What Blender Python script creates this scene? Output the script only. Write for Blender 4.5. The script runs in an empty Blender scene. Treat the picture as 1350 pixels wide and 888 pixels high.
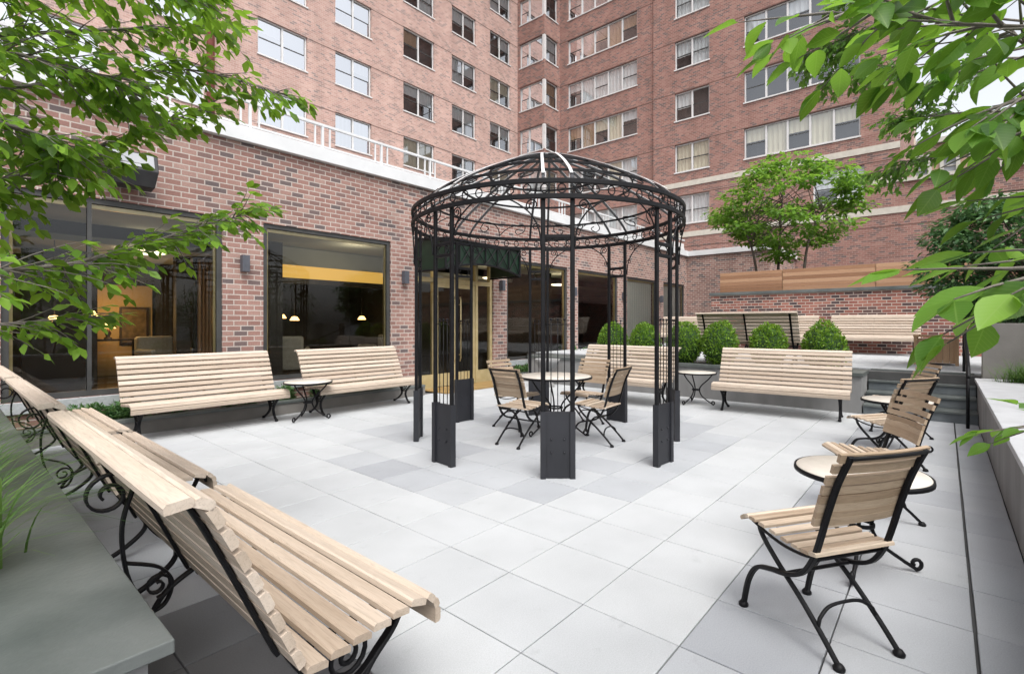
import bpy, math, random
from mathutils import Vector as V
from math import sin, cos, pi, radians as rad
random.seed(7)
S = bpy.context.scene
COL = S.collection

# ------------------------------------------------------------------ mesh builder
class MB:
    def __init__(s):
        s.v = []; s.f = []; s.sm = []; s.uv = []; s.tone = []; s.cur = 0.5
    def add(s, vs, fs, smooth=False):
        n = len(s.v); s.v += [tuple(p) for p in vs]
        for f in fs:
            s.f.append([i + n for i in f]); s.sm.append(smooth); s.tone.append(s.cur)
    def box(s, x0, x1, y0, y1, z0, z1):
        if x0 > x1: x0, x1 = x1, x0
        if y0 > y1: y0, y1 = y1, y0
        if z0 > z1: z0, z1 = z1, z0
        s.add([(x0,y0,z0),(x1,y0,z0),(x1,y1,z0),(x0,y1,z0),(x0,y0,z1),(x1,y0,z1),(x1,y1,z1),(x0,y1,z1)],
              [(0,3,2,1),(4,5,6,7),(0,1,5,4),(1,2,6,5),(2,3,7,6),(3,0,4,7)])
    def quad(s, a, b, c, d): s.add([a,b,c,d], [(0,1,2,3)])
    def sweep(s, pts, prof, side=None, closed=False, smooth=True, scales=None):
        # prof: list of (along side, along normal); planar curves give a fixed side vector
        P = [V(p) for p in pts]; n = len(P); m = len(prof); vs = []; last = None
        for i in range(n):
            if closed: t = P[(i+1) % n] - P[i-1]
            else: t = P[min(i+1, n-1)] - P[max(i-1, 0)]
            if t.length < 1e-9: t = V((0,0,1))
            t.normalize()
            if side is not None:
                sd = V(side); sd = sd - t*sd.dot(t); sd.normalize()
            else:
                if last is None:
                    r = V((0,0,1)) if abs(t.z) < .9 else V((1,0,0)); sd = r.cross(t)
                else: sd = last - t*last.dot(t)
                sd.normalize(); last = sd
            nn = t.cross(sd); k = scales[i] if scales else 1.0
            for a, b in prof: vs.append(P[i] + sd*(a*k) + nn*(b*k))
        fs = []
        for i in range(n if closed else n-1):
            j = (i+1) % n
            for q in range(m):
                fs.append((i*m+q, i*m+(q+1) % m, j*m+(q+1) % m, j*m+q))
        s.add(vs, fs, smooth)
        if not closed:
            o = len(s.v) - len(vs)
            s.f.append([o+q for q in range(m)][::-1]); s.sm.append(False); s.tone.append(s.cur)
            s.f.append([o+(n-1)*m+q for q in range(m)]); s.sm.append(False); s.tone.append(s.cur)
    def tube(s, pts, r, seg=8, closed=False, scales=None):
        s.sweep(pts, [(r*cos(2*pi*k/seg), r*sin(2*pi*k/seg)) for k in range(seg)], None, closed, True, scales)
    def bar(s, pts, w, t, side, closed=False):
        c = min(w, t)*.18; w /= 2; t /= 2
        s.sweep(pts, [(-w,-t+c),(-w+c,-t),(w-c,-t),(w,-t+c),(w,t-c),(w-c,t),(-w+c,t),(-w,t-c)], side, closed, False)
    def lathe(s, prof, seg=24, c=(0,0,0), smooth=True):
        vs = []; fs = []; n = len(prof)
        for k in range(seg):
            a = 2*pi*k/seg
            for r, z in prof: vs.append((c[0]+r*cos(a), c[1]+r*sin(a), c[2]+z))
        for k in range(seg):
            j = (k+1) % seg
            for i in range(n-1): fs.append((k*n+i, j*n+i, j*n+i+1, k*n+i+1))
        s.add(vs, fs, smooth)
    def ball(s, c, r, seg=10, sq=1.0):
        s.lathe([(max(1e-4, r*sin(pi*i/6)), -r*sq*cos(pi*i/6)) for i in range(7)], seg, c)
    def slat(s, a, b, nrm, w, t):      # a rounded wooden slat from a to b; nrm is the face normal
        a = V(a); b = V(b); d = (b-a).normalized(); n = V(nrm).normalized(); sd = n.cross(d)
        c = min(w, t)*.3
        pr = [(-w/2,-t/2),(w/2,-t/2),(w/2,t/2-c),(w/2-c,t/2),(-w/2+c,t/2),(-w/2,t/2-c)]
        vs = []
        for p in (a, b):
            for x, y in pr: vs.append(p + sd*x + n*y)
        m = len(pr); s.cur = random.random()
        s.add(vs, [(q, (q+1) % m, m+(q+1) % m, m+q) for q in range(m)] + [tuple(range(m))[::-1], tuple(range(m, 2*m))])
    def leaf(s, p, d, up, L, W, fold=.18, segs=2):
        d = V(d).normalized(); u = V(up); u = u - d*u.dot(d)
        if u.length < 1e-4: u = V((1,0,0)).cross(d)
        u.normalize(); sd = d.cross(u); p = V(p); s.cur = random.random()
        prof = {2: [(0,.05),(.38,1),(.75,.62),(1,0)], 4: [(0,.06),(.12,.55),(.3,.95),(.48,1),(.66,.78),(.84,.4),(1,0)]}[segs]
        vs = []; uvs = []
        for k, w in prof:
            cdn = -.22*k*k*L*fold*3
            c = p + d*(L*k) + u*cdn
            vs += [c + sd*(-w*W/2) + u*(abs(w)*W*fold), c, c + sd*(w*W/2) + u*(abs(w)*W*fold)]
        fs = []
        for i in range(len(prof)-1):
            o = 3*i
            fs += [(o, o+1, o+4, o+3), (o+1, o+2, o+5, o+4)]
        n0 = len(s.v); s.add(vs, fs, True)
        for i, (k, w) in enumerate(prof):
            for q in (-1, 0, 1): s.uv.append((n0+3*i+q+1, (k, q*w)))
    def build(s, name, mat, parent=None, bevel=0, loc=None):
        me = bpy.data.meshes.new(name); me.from_pydata(s.v, [], s.f)
        me.polygons.foreach_set('use_smooth', s.sm)
        at = me.attributes.new('tone', 'FLOAT', 'FACE'); at.data.foreach_set('value', s.tone)
        if s.uv:
            uv = dict(s.uv); l = me.uv_layers.new(name='UVMap')
            for lp in me.loops: l.data[lp.index].uv = uv.get(lp.vertex_index, (0, 0))
        me.materials.append(mat); me.update()
        o = bpy.data.objects.new(name, me); COL.objects.link(o)
        if parent: o.parent = parent
        if loc: o.location = loc
        if bevel:
            b = o.modifiers.new('bevel', 'BEVEL'); b.width = bevel; b.segments = 2; b.limit_method = 'ANGLE'
        return o

def tag(o, label=None, cat=None, group=None, kind=None):
    if label: o['label'] = label
    if cat: o['category'] = cat
    if group: o['group'] = group
    if kind: o['kind'] = kind
    return o
def empty(name, loc=(0,0,0), rz=0, label=None, cat=None, group=None):
    o = bpy.data.objects.new(name, None); COL.objects.link(o); o.empty_display_size = .1
    o.location = loc; o.rotation_euler = (0, 0, rz)
    return tag(o, label, cat, group)
def copy_tree(o, parent=None):
    c = o.copy(); COL.objects.link(c)
    if parent: c.parent = parent
    for ch in list(o.children): copy_tree(ch, c)
    return c
def place(o, loc, rz=0, label=None, group=None):
    o.location = loc; o.rotation_euler = (0, 0, rz)
    if label: o['label'] = label
    if group: o['group'] = group
    return o
def smooth_path(pts, n=6, closed=False):
    P = [V(p) for p in pts]; out = []
    N = len(P)
    for i in range(N if closed else N-1):
        if closed: p0, p1, p2, p3 = P[i-1], P[i], P[(i+1) % N], P[(i+2) % N]
        else: p0, p1, p2, p3 = P[max(i-1,0)], P[i], P[i+1], P[min(i+2,N-1)]
        for k in range(n):
            t = k/n
            out.append(.5*((2*p1)+(p2-p0)*t+(2*p0-5*p1+4*p2-p3)*t*t+(3*p1-p0-3*p2+p3)*t**3))
    if not closed: out.append(P[-1])
    return out
def spiral(c, r0, r1, a0, a1, n=16):
    return [(c[0]+(r0+(r1-r0)*k/n)*cos(a0+(a1-a0)*k/n), c[1]+(r0+(r1-r0)*k/n)*sin(a0+(a1-a0)*k/n)) for k in range(n+1)]

# ------------------------------------------------------------------ materials
def newmat(name):
    m = bpy.data.materials.new(name); m.use_nodes = True; nt = m.node_tree
    return m, nt, nt.nodes['Principled BSDF'], nt.nodes['Material Output']
def N(nt, t, **k):
    n = nt.nodes.new(t)
    for a, b in k.items(): setattr(n, a, b)
    return n
def ramp(nt, stops, fac, interp='LINEAR'):
    r = N(nt, 'ShaderNodeValToRGB'); r.color_ramp.interpolation = interp
    e = r.color_ramp.elements
    while len(e) < len(stops): e.new(.5)
    for i, (p, c) in enumerate(stops): e[i].position = p; e[i].color = (*c, 1)
    nt.links.new(fac, r.inputs[0]); return r.outputs[0]
def noisy(name, c0, c1, scale=8, rough=.7, metal=0, bump=0, bscale=60, stretch=(1,1,1), tone=0, spec=.5):
    m, nt, b, out = newmat(name); L = nt.links.new
    tc = N(nt, 'ShaderNodeTexCoord'); mp = N(nt, 'ShaderNodeMapping'); mp.inputs['Scale'].default_value = stretch
    L(tc.outputs['Object'], mp.inputs[0])
    nz = N(nt, 'ShaderNodeTexNoise'); nz.inputs['Scale'].default_value = scale; nz.inputs['Detail'].default_value = 6
    L(mp.outputs[0], nz.inputs['Vector'])
    fac = nz.outputs[0]
    if tone:
        at = N(nt, 'ShaderNodeAttribute', attribute_name='tone')
        mx = N(nt, 'ShaderNodeMix'); mx.inputs[0].default_value = tone
        L(fac, mx.inputs[2]); L(at.outputs['Fac'], mx.inputs[3]); fac = mx.outputs[0]
    L(ramp(nt, [(.28, c0), (.72, c1)], fac), b.inputs['Base Color'])
    b.inputs['Roughness'].default_value = rough; b.inputs['Metallic'].default_value = metal
    b.inputs['Specular IOR Level'].default_value = spec
    if bump:
        n2 = N(nt, 'ShaderNodeTexNoise'); n2.inputs['Scale'].default_value = bscale; n2.inputs['Detail'].default_value = 4
        L(mp.outputs[0], n2.inputs['Vector'])
        bp = N(nt, 'ShaderNodeBump'); bp.inputs['Strength'].default_value = bump; bp.inputs['Distance'].default_value = .01
        L(n2.outputs[0], bp.inputs['Height']); L(bp.outputs[0], b.inputs['Normal'])
    return m
def brick(name, stops, mortar, axis, bw=.2035, rh=.0813, joint=None, msize=.010):
    # running-bond brickwork; 'axis' is the horizontal axis of the wall
    m, nt, b, out = newmat(name); L = nt.links.new
    tc = N(nt, 'ShaderNodeTexCoord'); sx = N(nt, 'ShaderNodeSeparateXYZ'); L(tc.outputs['Object'], sx.inputs[0])
    cb = N(nt, 'ShaderNodeCombineXYZ'); geo = N(nt, 'ShaderNodeNewGeometry'); sn = N(nt, 'ShaderNodeSeparateXYZ')
    L(geo.outputs['True Normal'], sn.inputs[0])
    ab = N(nt, 'ShaderNodeMath', operation='ABSOLUTE'); L(sn.outputs[0], ab.inputs[0])
    gt = N(nt, 'ShaderNodeMath', operation='GREATER_THAN'); gt.inputs[1].default_value = .5; L(ab.outputs[0], gt.inputs[0])
    mx = N(nt, 'ShaderNodeMix'); L(gt.outputs[0], mx.inputs[0]); L(sx.outputs[0], mx.inputs[2]); L(sx.outputs[1], mx.inputs[3])
    L(mx.outputs[0], cb.inputs[0]); L(sx.outputs[2], cb.inputs[1])
    bt = N(nt, 'ShaderNodeTexBrick'); bt.offset = .5
    bt.inputs['Scale'].default_value = 1; bt.inputs['Brick Width'].default_value = bw; bt.inputs['Row Height'].default_value = rh
    bt.inputs['Mortar Size'].default_value = msize; bt.inputs['Mortar Smooth'].default_value = .2
    bt.inputs['Color1'].default_value = (0,0,0,1); bt.inputs['Color2'].default_value = (1,1,1,1); bt.inputs['Mortar'].default_value = (.5,.5,.5,1)
    L(cb.outputs[0], bt.inputs['Vector'])
    col = ramp(nt, stops, bt.outputs['Color'])
    nz = N(nt, 'ShaderNodeTexNoise'); nz.inputs['Scale'].default_value = 1.3; nz.inputs['Detail'].default_value = 5
    L(tc.outputs['Object'], nz.inputs['Vector'])
    n2 = N(nt, 'ShaderNodeTexNoise'); n2.inputs['Scale'].default_value = 45; L(tc.outputs['Object'], n2.inputs['Vector'])
    mr = N(nt, 'ShaderNodeMapRange'); mr.inputs['From Min'].default_value = .3; mr.inputs['From Max'].default_value = .7
    mr.inputs['To Min'].default_value = .89; mr.inputs['To Max'].default_value = 1.09; L(nz.outputs[0], mr.inputs[0])
    m2 = N(nt, 'ShaderNodeMapRange'); m2.inputs['To Min'].default_value = .75; m2.inputs['To Max'].default_value = 1.25; L(n2.outputs[0], m2.inputs[0])
    mp = N(nt, 'ShaderNodeMapping'); mp.inputs['Scale'].default_value = (1.1,1.1,.10); L(tc.outputs['Object'], mp.inputs[0])
    n3 = N(nt, 'ShaderNodeTexNoise'); n3.inputs['Scale'].default_value = 1.6; n3.inputs['Detail'].default_value = 6; L(mp.outputs[0], n3.inputs['Vector'])
    m5 = N(nt, 'ShaderNodeMapRange'); m5.inputs['From Min'].default_value = .35; m5.inputs['From Max'].default_value = .65; m5.inputs['To Min'].default_value = .93; m5.inputs['To Max'].default_value = 1.04; L(n3.outputs[0], m5.inputs[0])
    mq = N(nt, 'ShaderNodeMath', operation='MULTIPLY'); L(mr.outputs[0], mq.inputs[0]); L(m5.outputs[0], mq.inputs[1])
    mu = N(nt, 'ShaderNodeMath', operation='MULTIPLY'); L(mq.outputs[0], mu.inputs[0]); L(m2.outputs[0], mu.inputs[1])
    sc = N(nt, 'ShaderNodeMix', data_type='RGBA', blend_type='MULTIPLY'); sc.inputs[0].default_value = 1
    mm = N(nt, 'ShaderNodeMix', data_type='RGBA'); L(bt.outputs['Fac'], mm.inputs[0]); L(col, mm.inputs[6]); mm.inputs[7].default_value = (*mortar, 1)
    L(mm.outputs[2], sc.inputs[6]); L(mu.outputs[0], sc.inputs[7])
    res = sc.outputs[2]
    if joint:      # dark soft joint of sealant at each floor slab
        base, step = joint
        s1 = N(nt, 'ShaderNodeMath', operation='SUBTRACT'); L(sx.outputs[2], s1.inputs[0]); s1.inputs[1].default_value = base
        md = N(nt, 'ShaderNodeMath', operation='FLOORED_MODULO'); L(s1.outputs[0], md.inputs[0]); md.inputs[1].default_value = step
        lt = N(nt, 'ShaderNodeMath', operation='LESS_THAN'); L(md.outputs[0], lt.inputs[0]); lt.inputs[1].default_value = .05
        m4 = N(nt, 'ShaderNodeMath', operation='MULTIPLY'); L(lt.outputs[0], m4.inputs[0]); m4.inputs[1].default_value = .75
        m3 = N(nt, 'ShaderNodeMix', data_type='RGBA'); L(m4.outputs[0], m3.inputs[0]); L(res, m3.inputs[6]); m3.inputs[7].default_value = (.10,.06,.05,1)
        res = m3.outputs[2]
    L(res, b.inputs['Base Color']); b.inputs['Roughness'].default_value = .85; b.inputs['Specular IOR Level'].default_value = .25
    bp = N(nt, 'ShaderNodeBump'); bp.inputs['Strength'].default_value = .5; bp.inputs['Distance'].default_value = .006; bp.invert = True
    L(bt.outputs['Fac'], bp.inputs['Height']); L(bp.outputs[0], b.inputs['Normal'])
    return m
def wood(name, c0, c1, c2, rough=.6, axis=0, tone=.5):
    m, nt, b, out = newmat(name); L = nt.links.new
    tc = N(nt, 'ShaderNodeTexCoord'); mp = N(nt, 'ShaderNodeMapping')
    sc = [26,26,26]; sc[axis] = 1.6; mp.inputs['Scale'].default_value = sc
    L(tc.outputs['Object'], mp.inputs[0])
    at = N(nt, 'ShaderNodeAttribute', attribute_name='tone')
    ad = N(nt, 'ShaderNodeVectorMath', operation='ADD'); ml = N(nt, 'ShaderNodeMath', operation='MULTIPLY'); ml.inputs[1].default_value = 37
    L(at.outputs['Fac'], ml.inputs[0]); L(mp.outputs[0], ad.inputs[0]); L(ml.outputs[0], ad.inputs[1])
    nz = N(nt, 'ShaderNodeTexNoise'); nz.inputs['Scale'].default_value = 1; nz.inputs['Detail'].default_value = 7; nz.inputs['Distortion'].default_value = .6
    L(ad.outputs[0], nz.inputs['Vector'])
    mx = N(nt, 'ShaderNodeMix'); mx.inputs[0].default_value = tone; L(nz.outputs[0], mx.inputs[2]); L(at.outputs['Fac'], mx.inputs[3])
    wc = ramp(nt, [(.2, c0), (.5, c1), (.8, c2)], mx.outputs[0])
    n2 = N(nt, 'ShaderNodeTexNoise'); n2.inputs['Scale'].default_value = 3.2; n2.inputs['Detail'].default_value = 5; n2.inputs['Distortion'].default_value = 2.5; L(ad.outputs[0], n2.inputs['Vector'])
    g2 = N(nt, 'ShaderNodeMapRange'); g2.inputs['From Min'].default_value = .36; g2.inputs['From Max'].default_value = .5; g2.inputs['To Min'].default_value = .84; g2.inputs['To Max'].default_value = 1.0; L(n2.outputs[0], g2.inputs[0])
    wm = N(nt, 'ShaderNodeMix', data_type='RGBA', blend_type='MULTIPLY'); wm.inputs[0].default_value = 1; L(wc, wm.inputs[6]); L(g2.outputs[0], wm.inputs[7])
    L(wm.outputs[2], b.inputs['Base Color'])
    b.inputs['Roughness'].default_value = rough; b.inputs['Specular IOR Level'].default_value = .3
    bp = N(nt, 'ShaderNodeBump'); bp.inputs['Strength'].default_value = .25; bp.inputs['Distance'].default_value = .003
    L(nz.outputs[0], bp.inputs['Height']); L(bp.outputs[0], b.inputs['Normal'])
    return m
def glass(name, tint, refl, ior=1.5):
    m, nt, b, out = newmat(name); L = nt.links.new; nt.nodes.remove(b)
    tr = N(nt, 'ShaderNodeBsdfTransparent'); tr.inputs[0].default_value = (*tint, 1)
    gl = N(nt, 'ShaderNodeBsdfGlossy'); gl.inputs['Roughness'].default_value = .015; gl.inputs['Color'].default_value = (.95,.97,1,1)
    lw = N(nt, 'ShaderNodeFresnel'); lw.inputs['IOR'].default_value = ior
    ad = N(nt, 'ShaderNodeMath', operation='ADD', use_clamp=True); ad.inputs[1].default_value = refl; L(lw.outputs[0], ad.inputs[0])
    mx = N(nt, 'ShaderNodeMixShader'); L(ad.outputs[0], mx.inputs[0]); L(tr.outputs[0], mx.inputs[1]); L(gl.outputs[0], mx.inputs[2])
    L(mx.outputs[0], out.inputs[0]); return m
def leafmat(name, stops, trans, veins=False, tw=.45):
    m, nt, b, out = newmat(name); L = nt.links.new
    at = N(nt, 'ShaderNodeAttribute', attribute_name='tone')
    col = ramp(nt, stops, at.outputs['Fac'])
    if veins:
        uv = N(nt, 'ShaderNodeUVMap'); sx = N(nt, 'ShaderNodeSeparateXYZ'); L(uv.outputs[0], sx.inputs[0])
        ab = N(nt, 'ShaderNodeMath', operation='ABSOLUTE'); L(sx.outputs[1], ab.inputs[0])
        m1 = N(nt, 'ShaderNodeMath', operation='MULTIPLY_ADD'); L(ab.outputs[0], m1.inputs[0]); m1.inputs[1].default_value = -.28; L(sx.outputs[0], m1.inputs[2])
        m2 = N(nt, 'ShaderNodeMath', operation='MULTIPLY'); L(m1.outputs[0], m2.inputs[0]); m2.inputs[1].default_value = 9
        fr = N(nt, 'ShaderNodeMath', operation='FRACT'); L(m2.outputs[0], fr.inputs[0])
        l1 = N(nt, 'ShaderNodeMath', operation='LESS_THAN'); L(fr.outputs[0], l1.inputs[0]); l1.inputs[1].default_value = .10
        l2 = N(nt, 'ShaderNodeMath', operation='LESS_THAN'); L(ab.outputs[0], l2.inputs[0]); l2.inputs[1].default_value = .045
        mxm = N(nt, 'ShaderNodeMath', operation='MAXIMUM'); L(l1.outputs[0], mxm.inputs[0]); L(l2.outputs[0], mxm.inputs[1])
        ms = N(nt, 'ShaderNodeMath', operation='MULTIPLY'); L(mxm.outputs[0], ms.inputs[0]); ms.inputs[1].default_value = .3
        mm = N(nt, 'ShaderNodeMix', data_type='RGBA'); L(ms.outputs[0], mm.inputs[0]); L(col, mm.inputs[6]); mm.inputs[7].default_value = (.30,.42,.12,1)
        col = mm.outputs[2]
    L(col, b.inputs['Base Color']); b.inputs['Roughness'].default_value = .45; b.inputs['Specular IOR Level'].default_value = .3
    t = N(nt, 'ShaderNodeBsdfTranslucent'); t.inputs[0].default_value = (*trans, 1)
    mx = N(nt, 'ShaderNodeMixShader'); mx.inputs[0].default_value = tw
    L(b.outputs[0], mx.inputs[1]); L(t.outputs[0], mx.inputs[2]); L(mx.outputs[0], out.inputs[0])
    return m
def emit(name, c, s):
    m, nt, b, out = newmat(name)
    b.inputs['Base Color'].default_value = (*c, 1); b.inputs['Emission Color'].default_value = (*c, 1); b.inputs['Emission Strength'].default_value = s
    return m

M = {}
LB = [(0, (.13,.105,.105)), (.13, (.165,.12,.115)), (.24, (.25,.14,.12)), (.55, (.285,.16,.135)), (.8, (.325,.195,.165)), (1, (.37,.245,.21))]
M['brick_lobby'] = brick('lobby brick', LB, (.47,.41,.37), 0, msize=.009)
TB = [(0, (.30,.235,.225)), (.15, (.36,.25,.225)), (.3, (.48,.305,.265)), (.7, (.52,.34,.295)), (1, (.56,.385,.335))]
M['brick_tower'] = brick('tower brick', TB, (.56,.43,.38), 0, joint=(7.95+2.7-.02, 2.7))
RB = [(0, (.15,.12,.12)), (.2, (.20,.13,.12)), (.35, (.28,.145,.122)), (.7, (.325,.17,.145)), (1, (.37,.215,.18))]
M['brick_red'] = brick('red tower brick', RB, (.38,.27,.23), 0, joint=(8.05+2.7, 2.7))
DB = [(0, (.07,.055,.06)), (.3, (.12,.07,.065)), (.45, (.26,.10,.08)), (1, (.34,.15,.115))]
M['brick_dark'] = brick('retaining brick', DB, (.46,.39,.34), 0)
M['iron'] = noisy('black iron', (.004,.004,.005), (.009,.009,.011), 12, .5, 0, .1, 200, spec=.22)
M['iron_panel'] = noisy('charcoal steel', (.012,.013,.017), (.020,.021,.027), 3, .55, 0, .05, 150)
M['slat'] = wood('weathered teak', (.33,.258,.195), (.485,.402,.325), (.61,.53,.45), .62)
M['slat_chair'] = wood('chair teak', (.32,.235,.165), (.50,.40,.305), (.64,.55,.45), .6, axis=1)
M['slat_chair_shade'] = wood('chair teak with painted shade', (.26,.185,.12), (.37,.275,.19), (.47,.37,.27), .6, axis=1)  # chair teak darkened to paint in the shade on the backs
M['cedar'] = wood('cedar board', (.26,.135,.075), (.38,.215,.125), (.46,.28,.17), .65, axis=1, tone=.65)
M['planter_wood'] = wood('planter wood', (.32,.19,.10), (.44,.28,.165), (.51,.34,.21), .6, axis=2, tone=.5)
M['bluestone'] = noisy('bluestone', (.055,.067,.065), (.155,.168,.164), 2.2, .5, 0, .2, 40, tone=.15)
M['bluestone_light'] = noisy('pale bluestone', (.40,.41,.43), (.50,.515,.535), 5, .6, 0, .15, 50)
M['stair_stone'] = noisy('stair stone', (.10,.115,.125), (.16,.18,.19), 6, .6, 0, .15, 60)
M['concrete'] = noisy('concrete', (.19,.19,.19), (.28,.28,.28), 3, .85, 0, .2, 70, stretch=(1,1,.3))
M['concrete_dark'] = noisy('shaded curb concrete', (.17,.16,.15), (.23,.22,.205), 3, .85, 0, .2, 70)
M['sill'] = noisy('granite sill', (.30,.32,.33), (.40,.42,.43), 30, .6)
M['white_metal'] = noisy('white painted metal', (.60,.61,.62), (.67,.68,.69), 3, .5)
M['white_frame'] = noisy('white window frame', (.64,.64,.64), (.72,.72,.72), 3, .5)
M['stone_band'] = noisy('limestone band', (.52,.49,.43), (.62,.59,.52), 6, .8)
M['dark_frame'] = noisy('dark bronze frame', (.035,.036,.036), (.06,.06,.058), 4, .45)
M['bronze'] = noisy('polished bronze', (.50,.40,.20), (.62,.51,.29), 6, .42, .35)
M['canopy_green'] = noisy('green canopy', (.002,.013,.006), (.004,.026,.011), 5, .5)
M['black_plastic'] = noisy('black casing', (.014,.014,.016), (.03,.03,.032), 8, .45)
M['sconce_grey'] = noisy('grey sconce', (.06,.065,.08), (.09,.095,.115), 8, .5)
M['soil'] = noisy('soil', (.035,.025,.018), (.07,.05,.035), 25, .95, 0, .6, 60)
M['bark'] = noisy('bark', (.07,.055,.045), (.14,.115,.095), 18, .9, 0, .6, 60, stretch=(1,1,.3))
M['bark_pale'] = noisy('grey twig bark', (.11,.095,.08), (.20,.18,.16), 18, .85, 0, .4, 90)
M['table_stone'] = noisy('cream table top', (.56,.52,.46), (.64,.60,.54), 14, .4)
M['cream'] = noisy('cream blind', (.62,.55,.40), (.70,.63,.48), 6, .8, stretch=(6,6,.4))
M['blind_white'] = noisy('white blind', (.66,.66,.66), (.74,.74,.74), 6, .8, stretch=(6,6,.4))
M['sheer'] = noisy('sheer white curtain', (.76,.77,.78), (.84,.85,.86), 6, .8, stretch=(6,6,.3))
M['curtain_tan'] = noisy('tan curtain', (.42,.25,.14), (.52,.33,.20), 7, .8, stretch=(8,8,.3))
M['room_dark'] = noisy('dim room', (.045,.042,.042), (.085,.08,.078), 1.2, .8)
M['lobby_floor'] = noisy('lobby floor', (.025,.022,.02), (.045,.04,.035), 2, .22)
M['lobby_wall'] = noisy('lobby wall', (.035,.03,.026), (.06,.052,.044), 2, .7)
M['lobby_warm'] = noisy('lobby warm wall', (.42,.30,.14), (.52,.38,.19), 2, .7)
M['lobby_ceiling'] = noisy('lobby ceiling', (.42,.43,.39), (.5,.51,.47), 1.5, .8)
M['wood_dark'] = noisy('dark wood', (.03,.02,.014), (.06,.04,.028), 6, .4)
M['fabric'] = noisy('pale upholstery', (.36,.33,.28), (.44,.41,.35), 20, .9)
M['far_brick'] = brick('distant brick', [(0,(.42,.25,.17)),(1,(.56,.36,.26))], (.5,.4,.33), 1)
M['far_tan'] = noisy('distant tan stucco', (.52,.42,.32), (.62,.52,.41), 3, .85, stretch=(4,4,.1))
M['asphalt'] = noisy('ground dark', (.05,.05,.05), (.08,.08,.08), 4, .9)
M['leaf_left'] = leafmat('left tree leaf', [(0,(.014,.042,.008)),(.3,(.05,.12,.017)),(.62,(.12,.24,.027)),(1,(.21,.37,.045))], (.30,.52,.045), tw=.45)
M['leaf_big'] = leafmat('large leaf', [(0,(.016,.055,.010)),(.4,(.05,.135,.020)),(.75,(.105,.235,.032)),(1,(.20,.36,.05))], (.25,.47,.045), True, .45)
M['leaf_fine'] = leafmat('fine leaf', [(0,(.04,.11,.02)),(.5,(.09,.20,.035)),(1,(.16,.30,.06))], (.24,.44,.07), tw=.42)
M['leaf_shrub'] = leafmat('shrub leaf', [(0,(.022,.06,.022)),(.5,(.05,.125,.045)),(.85,(.11,.22,.08)),(1,(.19,.31,.14))], (.10,.22,.06), tw=.3)
M['leaf_tree'] = leafmat('small tree leaf', [(0,(.035,.09,.015)),(.45,(.09,.20,.03)),(1,(.20,.36,.06))], (.28,.50,.06), tw=.45)
M['leaf_box'] = leafmat('boxwood leaf', [(0,(.03,.085,.012)),(.4,(.09,.20,.022)),(1,(.25,.40,.05))], (.28,.46,.04), tw=.38)
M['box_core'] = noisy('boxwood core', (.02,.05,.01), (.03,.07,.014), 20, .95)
M['grass'] = leafmat('grass blade', [(0,(.03,.085,.02)),(.6,(.08,.17,.045)),(1,(.17,.26,.08))], (.18,.32,.06), tw=.35)
M['cover'] = leafmat('ground cover leaf', [(0,(.04,.11,.035)),(.5,(.09,.19,.07)),(1,(.17,.28,.12))], (.16,.30,.08), tw=.3)
M['glass_lobby'] = glass('lobby glass', (.86,.86,.80), .01, 1.45)
M['glass_sky_boost'] = glass('tower glass with boosted sky', (.80,.84,.86), .58)  # same glass as the rest, reflectance raised to brighten the mirrored sky
M['glass_tower'] = glass('tower glass', (.90,.93,.94), .10)
M['lamp_warm'] = emit('warm lamp shade', (1,.62,.22), 3.2)
M['lamp_white'] = emit('ceiling light', (1,.86,.6), 2.2)
M['cove'] = emit('cove light', (1,.60,.14), .42)
M['lens'] = noisy('floodlight glass', (.28,.29,.31), (.38,.39,.41), 2, .15)

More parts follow.
